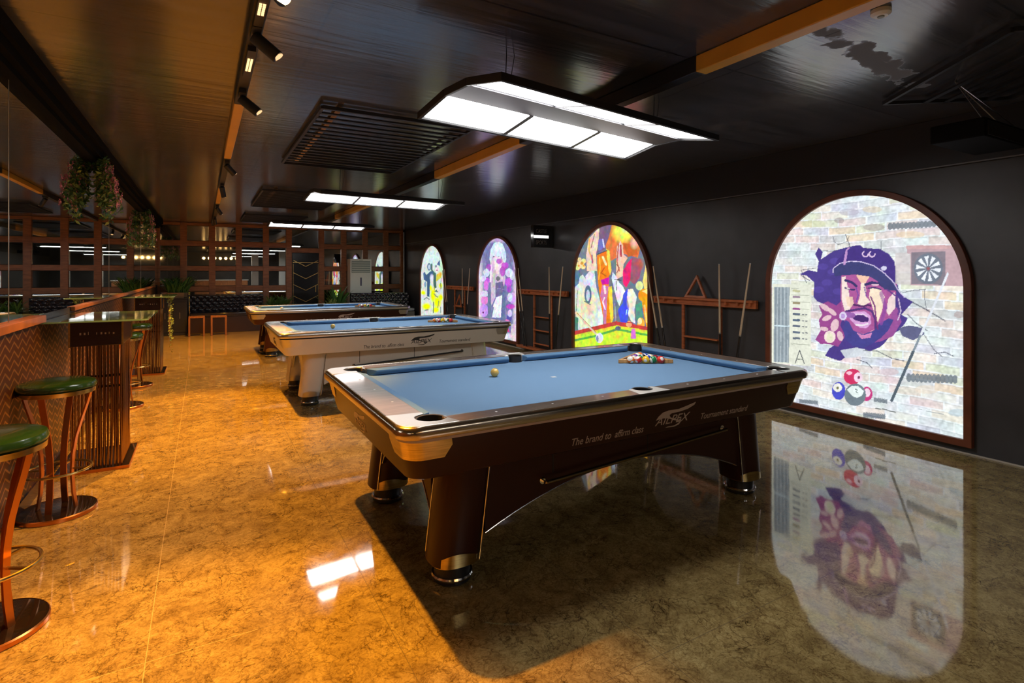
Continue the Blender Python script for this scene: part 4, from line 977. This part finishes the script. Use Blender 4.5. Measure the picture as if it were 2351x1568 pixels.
def cue(yt, yb, label, zt=1.59):
    zb = .101; a = Vector((XR-.134, yb, zb)); b = Vector((XR-.140, yt, zt)); d = b-a
    t = thing('pool_cue', label, 'cue', a, 0, 'cues leaning in the wall racks')
    p = lambda q: d*q
    MB().tube([p(.455), p(.75), p(.994)], [.0125, .0105, .008], 10).build('shaft', M['cuewood'], t)
    MB().tube([p(.012), p(.455)], [.0155, .0125], 10).build('butt', M['cueblack'], t)
    MB().tube([p(.445), p(.457)], .0132, 10).build('joint_ring', M['silver'], t)
    MB().tube([p(0), p(.012)], .0135, 10).build('bumper', M['black'], t)
    MB().tube([p(.994), p(1)], .008, 8).build('tip', M['leaf'] if False else M['pearl'], t)
def tri_rack(pos, tilt, hang, label):
    m = MB(); o1 = [(-.175,0),(.175,0),(0,.29)]; i1 = [(-.128,.028),(.128,.028),(0,.238)]
    v = []
    for x in (0, .03):
        for P in (o1, i1): v += [(x, y, z) for y, z in P]
    f = []
    for k in range(3):
        j = (k+1) % 3; f += [(k, j, j+6, k+6), (k+3, k+9, j+9, j+3), (k+6, j+6, j+9, k+9), (k, k+3, j+3, j)]
    m.add(v, f); o = m.build('ball_rack', M['rackwood'], None, bevel=.003); o.location = pos; o.rotation_euler = (0, tilt, 0)
    tag(o, label, 'ball rack')
for k, (yc, nm) in enumerate(((4.685, 'between the brick light box and the crowd light box'), (8.31, 'between the crowd light box and the purple light box'), (12.0, 'between the purple light box and the farthest light box'))):
    wall_rack(yc-.79, yc+.79, k == 0, 'red wooden cue rack %s' % nm)
    pl = ('nearest', 'middle', 'farthest')[k]
    cue(yc+.86, yc+.52, 'cue at the far end of the %s wall rack, by the light box frame' % pl, 1.56)
    cue(yc+.735, yc+.44, 'second cue from the far end of the %s wall rack' % pl, 1.585)
    cue(yc-.345, yc-.36, 'upright cue just right of the ladder of the %s wall rack' % pl, 1.60)
    cue(yc-.765, yc-.52, 'leaning cue at the near end of the %s wall rack' % pl, 1.60)
tri_rack((XR-.105, 4.74, 1.181), .12, False, 'empty wooden triangle standing on top of the nearest cue rack')
tri_rack((XR-.088, 12.0, .692), .10, True, 'empty wooden triangle in the farthest cue rack')

# wall sign
t = thing('wall_sign', 'small black square sign box sticking out of the right wall above the racks', 'sign', (5.02, 8.0, 1.94))
MB().box(0, .408, 0, .10, 0, .39).build('housing', M['blackgloss'], t, bevel=.006)
MB().box(.02, .30, -.003, -.0005, .02, .37).build('face', M['blackgloss'], t)
MB().box(.0, .31, -.006, -.0035, .165, .215).build('reflection_band', mat('painted_lamp_reflection', (.8,.8,.8), .4, emit=(1,1,.98), power=.9), t)  # glowing strip painted in as a lamp's reflection on the glossy face
Rx = Matrix.Rotation(PI/2, 4, 'X')
text_mesh('CASTLE', .10, M['silver'], 'lettering', t, Matrix.Translation((.045, -.0045, .255)) @ Rx, 0, .22)
text_mesh('SPORTS', .10, M['silver'], 'lettering', t, Matrix.Translation((.045, -.0045, .055)) @ Rx, 0, .22)

# ---------------------------------------------------------------- bar tables on gold rods
def bar_table(y, label):
    t = thing('bar_table', label, 'bar table', (XL, y, 0), 0, 'glass topped bar tables along the mirror wall')
    MB().prism([(.012, -.55), (.60, -.55), (.64, -.50), (.64, .50), (.60, .55), (.012, .55)], 1.138, 1.15).build('glass_top', M['glass'], t, bevel=.003)
    MB().box(.14, .46, -.30, .30, .945, 1.137).build('apron_box', M['cabinet'], t, bevel=.004)
    tr = MB()
    for x in (.14, .46):
        for yy in (-.30, .30): tr.box(x-.006, x+.006, yy-.006, yy+.006, .94, 1.138)
    tr.build('corner_trim', M['gold'], t)
    rnd = random.Random(4)
    for k in range(9):
        if k in (3,): continue
        x = .20+k*.025; hgt = rnd.choice((.016, .022, .012)); MB().box(x, x+rnd.choice((.004, .010)), -.302, -.3005, 1.03, 1.03+hgt).build('mark', M['silver'], t)
    MB().box(.05, .50, -.31, .31, .0005, .022).build('base_plate', M['darkplate'], t)
    MB().box(.046, .504, -.314, -.31, .0005, .024).box(.046, .504, .31, .314, .0005, .024).box(.50, .504, -.31, .31, .0005, .024).build('base_edge', M['rosegold'], t)
    rnd = random.Random(int(y*3))
    def rod(x, yy):
        dx, dy = rnd.uniform(-.010, .010), rnd.uniform(-.012, .012)
        MB().tube([(x, yy, .022), (x+dx, yy+dy, .48), (x, yy, .945)], .0068, 8).build('rod', M['darkgold'], t)
    for k in range(15):
        x = .15+k*.0215
        rod(x, -.27); 
        if k % 2 == 0: rod(x, -.235)
    for k in range(1, 14): rod(.452, -.27+k*.0385)
    for k in range(8): rod(.16+k*.04, .27)
    for z in (.62, .70): MB().box(.146, .456, -.252, -.246, z, z+.018).box(.437, .443, -.25, .27, z, z+.018).build('rod_tie', M['cabinet'], t)
bar_table(5.36, 'nearest bar table with green glass top on a bundle of gold rods')
bar_table(9.76, 'far bar table with green glass top and gold rods, behind the nearest one')

# ---------------------------------------------------------------- bar stools
def stool():
    t = thing('bar_stool', 'x', 'bar stool', (0,0,0), 0, 'green topped bar stools along the mirror wall')
    MB().lathe([(.01,.770),(.185,.770),(.197,.780),(.200,.795),(.192,.812),(.165,.822),(.08,.826),(.004,.827)], 40).build('seat', M['green'], t)
    MB().lathe([(.160,.745),(.192,.745),(.194,.770),(.160,.770)], 40).build('seat_band', M['gold'], t)
    for k in range(4):
        a = PI/4+k*PI/2+.25; pr = [(.182,.745),(.165,.68),(.135,.58),(.105,.47),(.088,.36),(.083,.25),(.090,.13),(.105,.03)]
        c_, s_ = math.cos(a), math.sin(a); m = MB(); rings = []
        for r, z in pr:
            w_ = .017; rings.append([(c_*r-s_*w_, s_*r+c_*w_, z), (c_*r+s_*w_, s_*r-c_*w_, z), (c_*(r-.010)+s_*w_, s_*(r-.010)-c_*w_, z), (c_*(r-.010)-s_*w_, s_*(r-.010)+c_*w_, z)])
        m.loft(rings).build('leg', M['rosegold'], t)
    MB().tube([(.172*math.cos(k*2*PI/48), .172*math.sin(k*2*PI/48), .27) for k in range(48)], .008, 8, closed=True).build('foot_ring', M['gold'], t)
    for k in range(4):
        a = PI/4+k*PI/2+.25; MB().bar((.08*math.cos(a), .08*math.sin(a), .27), (.17*math.cos(a), .17*math.sin(a), .27), .010).build('spoke', M['gold'], t)
    MB().lathe([(.195,.0005),(.203,.004),(.203,.022),(.198,.028),(.199,.0005)], 40, caps=False).build('base_rim', M['rosegold'], t)
    MB().lathe([(.198,.001),(.198,.026),(.15,.030),(.004,.030)], 40).build('base_disc', M['darkplate'], t)
    return t
s0 = stool(); s0.location = (-.775, 3.02, 0); s0['label'] = 'green bar stool cut off by the left edge of the photo, nearest of all'
dup(s0, (-.785, 4.32, 0), .3, 'green bar stool in front of the nearest gold rod table')
dup(s0, (-.775, 7.35, 0), .8, 'green bar stool just beyond the nearest gold rod table')
dup(s0, (-.775, 8.62, 0), 1.2, 'green bar stool right before the far gold rod table')

# ---------------------------------------------------------------- banquettes, planters and plants at the back wall
def banquette(x0, x1, label, yy):
    t = thing('banquette', label, 'sofa', ((x0+x1)/2, yy, 0), 0, 'black tufted sofas along the back wall'); h = (x1-x0)/2
    MB().box(-h, h, -.36, .30, .001, .40).build('seat_base', M['seatpanel'], t, bevel=.006)
    MB().box(-h, h, -.38, .20, .401, .50).build('seat_cushion', M['tuft'], t, bevel=.02)
    # tufted back as a dimpled grid
    nx, nz = int(2*h/.02), 22; y0 = .18
    v = []; 
    for k in range(nz+1):
        for i in range(nx+1):
            x = -h+2*h*i/nx; z = .50+.40*k/nz; gx = x/.16; gz = z/.16
            d = abs(math.sin(PI*(gx+gz)))*abs(math.sin(PI*(gx-gz)))
            v.append((x, y0-.05*d**.5+.02, z))
    f = [(k*(nx+1)+i, k*(nx+1)+i+1, (k+1)*(nx+1)+i+1, (k+1)*(nx+1)+i) for k in range(nz) for i in range(nx)]
    n = len(v); v += [(-h, .30, .50), (h, .30, .50), (h, .30, .90), (-h, .30, .90)]
    a = MB().add(v, f); a.f += [(n, n+1, n+2, n+3)]
    o = a.build('tufted_back', M['tuft'], t)
    MB().box(-h, h, .16, .31, .895, .925).build('back_cap', M['tuft'], t, bevel=.01)
banquette(-.28, 1.42, 'long black tufted sofa at the back wall, left of the chevron door', 15.75)
banquette(3.62, 5.30, 'short black tufted sofa in the back right corner', 15.25)
def leaves(n, R, H, seed, blade=(.012, .25), up=.6, droop=.5, base=0):
    rnd = random.Random(seed); m = MB()
    for k in range(n):
        a = rnd.uniform(0, 2*PI); r0 = rnd.uniform(0, .25)*R; L = blade[1]*rnd.uniform(.6, 1.15); w_ = blade[0]*rnd.uniform(.7, 1.3)
        el = rnd.uniform(up*.5, 1.45); x, y = r0*math.cos(a), r0*math.sin(a); z = base+rnd.uniform(0, .15)*H
        c_, s_ = math.cos(a), math.sin(a); pts = []
        for q in range(5):
            pts.append((x, y, z, w_*(math.sin(PI*(q+.6)/5.2)))); e = el-droop*q*.45
            x += L/4*math.cos(e)*c_; y += L/4*math.cos(e)*s_; z += L/4*math.sin(e)
        v = []
        for x_, y_, z_, ww in pts: v += [(x_-s_*ww, y_+c_*ww, z_), (x_+s_*ww, y_-c_*ww, z_+.002)]
        m.add(v, [(2*i, 2*i+1, 2*i+3, 2*i+2) for i in range(4)])
    return m
def planter(loc, size, label, n, blade, mats, seed, rows=4, potm='pot', name='potted_plant', up=.6):
    t = thing(name, label, 'plant', loc)
    lx, ly, hz = size
    MB().loft([rrect(lx/2-.01, ly/2-.01, .02, .001), rrect(lx/2, ly/2, .02, hz), rrect(lx/2-.012, ly/2-.012, .02, hz), rrect(lx/2-.012, ly/2-.012, .02, hz-.02)]).build('planter_box', M[potm], t)
    m = MB()
    for k in range(rows):
        s_ = leaves(n//rows, .2, .2, seed+k, blade, up); cx = -lx/2+lx*(k+.5)/rows
        m.add([(x+cx, y, z+hz-.02) for x, y, z in s_.v], s_.f)
    m.build('foliage', M[mats], t)
    return t
# corner cabinet with plants on it
t = thing('corner_cabinet', 'low black cabinet in the back left corner carrying planters', 'cabinet', (-.62, 15.60, 0))
MB().box(-.30, .30, -.45, .55, .001, .86).build('body', M['matblack'], t, bevel=.006)
MB().box(-.32, .32, -.47, .58, .861, .89).build('top', M['black'], t, bevel=.004)
for x in (-.15, .15): 
    o = MB().box(x-.14, x+.14, -.462, -.4505, .08, .80).build('door', M['matblack'], t, bevel=.002)
    MB().box(x-.005, x+.005, -.475, -.4621, .40, .55).build('handle', M['silver'], o)
planter((-.56, 15.30, .89), (.36, .16, .13), 'wooden trough of spiky green plants on the corner cabinet', 130, (.013, .42), 'leafdark', 5, up=1.9)
planter((-.47, 15.84, .89), (.30, .15, .11), 'second planter of green leaves behind the trough on the corner cabinet', 100, (.014, .46), 'leaf', 15, up=1.9)
planter((1.76, 15.6, 0), (.55, .22, .62), 'tall planter of bushy leaves between the long sofa and the chevron door', 200, (.018, .30), 'leaf', 25, potm='black')
# palm-like plant right of the door
t = thing('potted_plant', 'big leafed potted plant right of the chevron door', 'plant', (3.24, 15.5, 0))
MB().lathe([(.11,.001),(.15,.30),(.15,.34),(.135,.34),(.135,.31),(.01,.30)], 24).build('pot', M['pearl'], t)
leaves(60, .2, .7, 77, (.034, .72), 1.8, .26, .32).build('foliage', M['leaf'], t)
planter((3.00, 14.9, 0), (.24, .18, .60), 'small pale flowering planter beside the big leafed plant', 90, (.014, .22), 'leafpale', 35, rows=2, potm='black')
# small side tables before the sofa
def side_table(x, label):
    t = thing('side_table', label, 'side table', (x, 14.85, 0), 0, 'small wooden frame tables by the long sofa')
    for sy in (-.14, .14):
        for sx in (-.15, .15): MB().box(sx-.018, sx+.018, sy-.018, sy+.018, .001, .43).build('leg', M['ledgewood'], t, bevel=.003)
        MB().box(-.168, .168, sy-.018, sy+.018, .431, .462).build('rail', M['ledgewood'], t, bevel=.003)
    MB().box(-.13, .13, -.12, .12, .44, .455).build('top', M['cabinet'], t)
side_table(-.12, 'wooden frame side table at the left end of the long sofa')
side_table(.34, 'second wooden frame side table in front of the long sofa')
# vine trailing down beside the far bar table
t = thing('trailing_vine', 'yellowish leafy vine trailing down the rods of the far bar table', 'vine', (XL+.53, 9.76, 1.13))
st = MB(); fo = MB(); rnd = random.Random(9)
for k in range(7):
    yy = rnd.uniform(-.22, .30); L_ = rnd.uniform(.35, .95); pts = [(rnd.uniform(-.005,.02)+.012, yy+rnd.uniform(-.03,.03), -L_*q/6) for q in range(7)]
    st.tube(pts, .003, 5)
    for q in range(34):
        i = rnd.randint(0, 6); p = Vector(pts[i])+Vector((rnd.uniform(-.008,.04), rnd.uniform(-.04,.04), rnd.uniform(-.06,.06))); p.z = min(p.z, -.006); s_ = rnd.uniform(.012,.024); n = Vector([rnd.uniform(-1,1) for _ in range(3)]).normalized(); u_ = n.orthogonal().normalized()*s_; v_ = n.cross(u_)
        fo.add([p-u_, p+v_*.5, p+u_, p-v_*.5], [(0,1,2,3)])
st.build('stem', M['pot'], t); fo.build('foliage', M['leafpale'], t)

# floor standing air conditioner
t = thing('air_conditioner', 'tall white floor standing air conditioner against the back wall', 'air conditioner', (4.0, 15.98, 0))
MB().box(-.31, .31, -.16, .20, .001, 1.90).build('cabinet', M['acwhite'], t, bevel=.012)
MB().box(-.27, .27, -.166, -.1605, 1.50, 1.84).build('outlet', M['acgrey'], t)
lv = MB()
for k in range(5): lv.box(-.26, .26, -.182, -.1665, 1.53+k*.062, 1.545+k*.062)
lv.build('louvres', M['acwhite'], t)
MB().box(-.29, .29, -.166, -.1605, .06, 1.46).build('front_panel', M['acwhite'], t, bevel=.002)
MB().box(-.022, .022, -.172, -.1665, 1.12, 1.36).build('display', M['blackgloss'], t, bevel=.004)
MB().box(-.05, .05, -.168, -.1665, 1.86, 1.875).build('badge', M['acgrey'], t)

# ---------------------------------------------------------------- flower garlands hanging from the mirror beam
def garland(y, ztop, zbot, rad, n, nf, seed, label):
    t = thing('flower_garland', label, 'hanging flowers', (XL+.03, y, ztop), 0, 'flower garlands hanging at the mirror')
    rnd = random.Random(seed); st = MB(); fo = MB(); fd = MB(); fl = MB(); H = ztop-zbot
    for k in range(14):
        x = rnd.uniform(.0, rad*.75); yy = rnd.uniform(-rad*.8, rad*.8); h = H*rnd.uniform(.6, 1); pts = []
        for q in range(6): pts.append((x*min(1, .35+q*.2)+rnd.uniform(-.01,.01)+.005, yy*min(1, .5+q*.15), -h*q/5))
        st.tube(pts, .003, 4)
        for q in range(n//14):
            f_ = rnd.random(); i = min(4, int(f_*5)); g = f_*5-i; p = Vector(pts[i]).lerp(Vector(pts[i+1]), g)+Vector((rnd.uniform(-.03,.06), rnd.uniform(-.06,.06), rnd.uniform(-.04,.04)))
            p.x = max(p.x, -.012); s_ = rnd.uniform(.016,.036); nn = Vector([rnd.uniform(-1,1) for _ in range(3)]).normalized(); u_ = nn.orthogonal().normalized(); v_ = nn.cross(u_)
            (fo if rnd.random() < .5 else fd).add([p-u_*s_, p+v_*s_*.42, p+u_*s_, p-v_*s_*.42], [(0,1,2,3)])
        for q in range(nf//14):
            f_ = rnd.uniform(.25, .95); i = min(4, int(f_*5)); p = Vector(pts[i])+Vector((rnd.uniform(0,.07), rnd.uniform(-.06,.06), rnd.uniform(-.03,.03)))
            for w_ in range(5):
                a = w_*2*PI/5; r_ = .022; c_ = Vector((rnd.uniform(-.004,.004), r_*math.cos(a), r_*math.sin(a))); u_ = c_.normalized()*.012; v_ = Vector((1,0,0)).cross(u_)
                fl.add([p+c_-u_, p+c_+v_+Vector((.006,0,0)), p+c_+u_+Vector((.012,0,0)), p+c_-v_+Vector((.006,0,0))], [(0,1,2,3)])
    st.build('stem', M['leafdark'], t)
    tag(fo.build('pale_foliage', M['leafpale'], t), kind=None); fd.build('dark_foliage', M['leafdark'], t); fl.build('blossom', M['pink'], t)
garland(6.95, 2.66, 2.03, .20, 1100, 190, 3, 'nearest hanging garland of pink flowers and leaves at the mirror')
garland(12.2, 2.66, 1.96, .20, 800, 120, 5, 'far hanging garland of pale pink flowers at the mirror')

# ---------------------------------------------------------------- the room behind the photographer, seen only in the mirrors
t = thing('pendant_lights', 'row of warm globe lights far behind, seen only in the mirrors', 'lamp', (.9, -3.2, 2.35))
MB().box(-.9, .9, -.02, .02, .30, .33).build('rail', M['matblack'], t)
for k in range(7):
    x = -.84+k*.28; MB().bar((x, 0, .07), (x, 0, .30), .004).build('cable', M['matblack'], t); MB().ball((x, 0, 0), .07, 16, 10).build('globe', M['bulb'], t)
for x in (-.5, .5): MB().bar((x, 0, .33), (x, 0, ZC-2.351), .008).build('hanger', M['matblack'], t)
for k, (x, y) in enumerate(((2.6, -1.6), (4.3, -3.8))):
    struct('trim_%d' % (90+k), MB().box(x-.17, x+.17, y-.17, y+.17, .001, ZC-.001), M['column'])
t = thing('serving_counter', 'long dark bar counter behind the photographer, seen only in mirrors', 'counter', (1.0, -4.6, 0))
MB().box(-1.4, 1.4, -.28, .28, .001, 1.05).build('body', M['ledgewood'], t); MB().box(-1.45, 1.45, -.32, .32, 1.051, 1.09).build('top', M['column'], t, bevel=.006)
lamp(2.4, -2.3, 0, 2.45, 'white panel lamp behind the photographer, seen only in the mirrors')
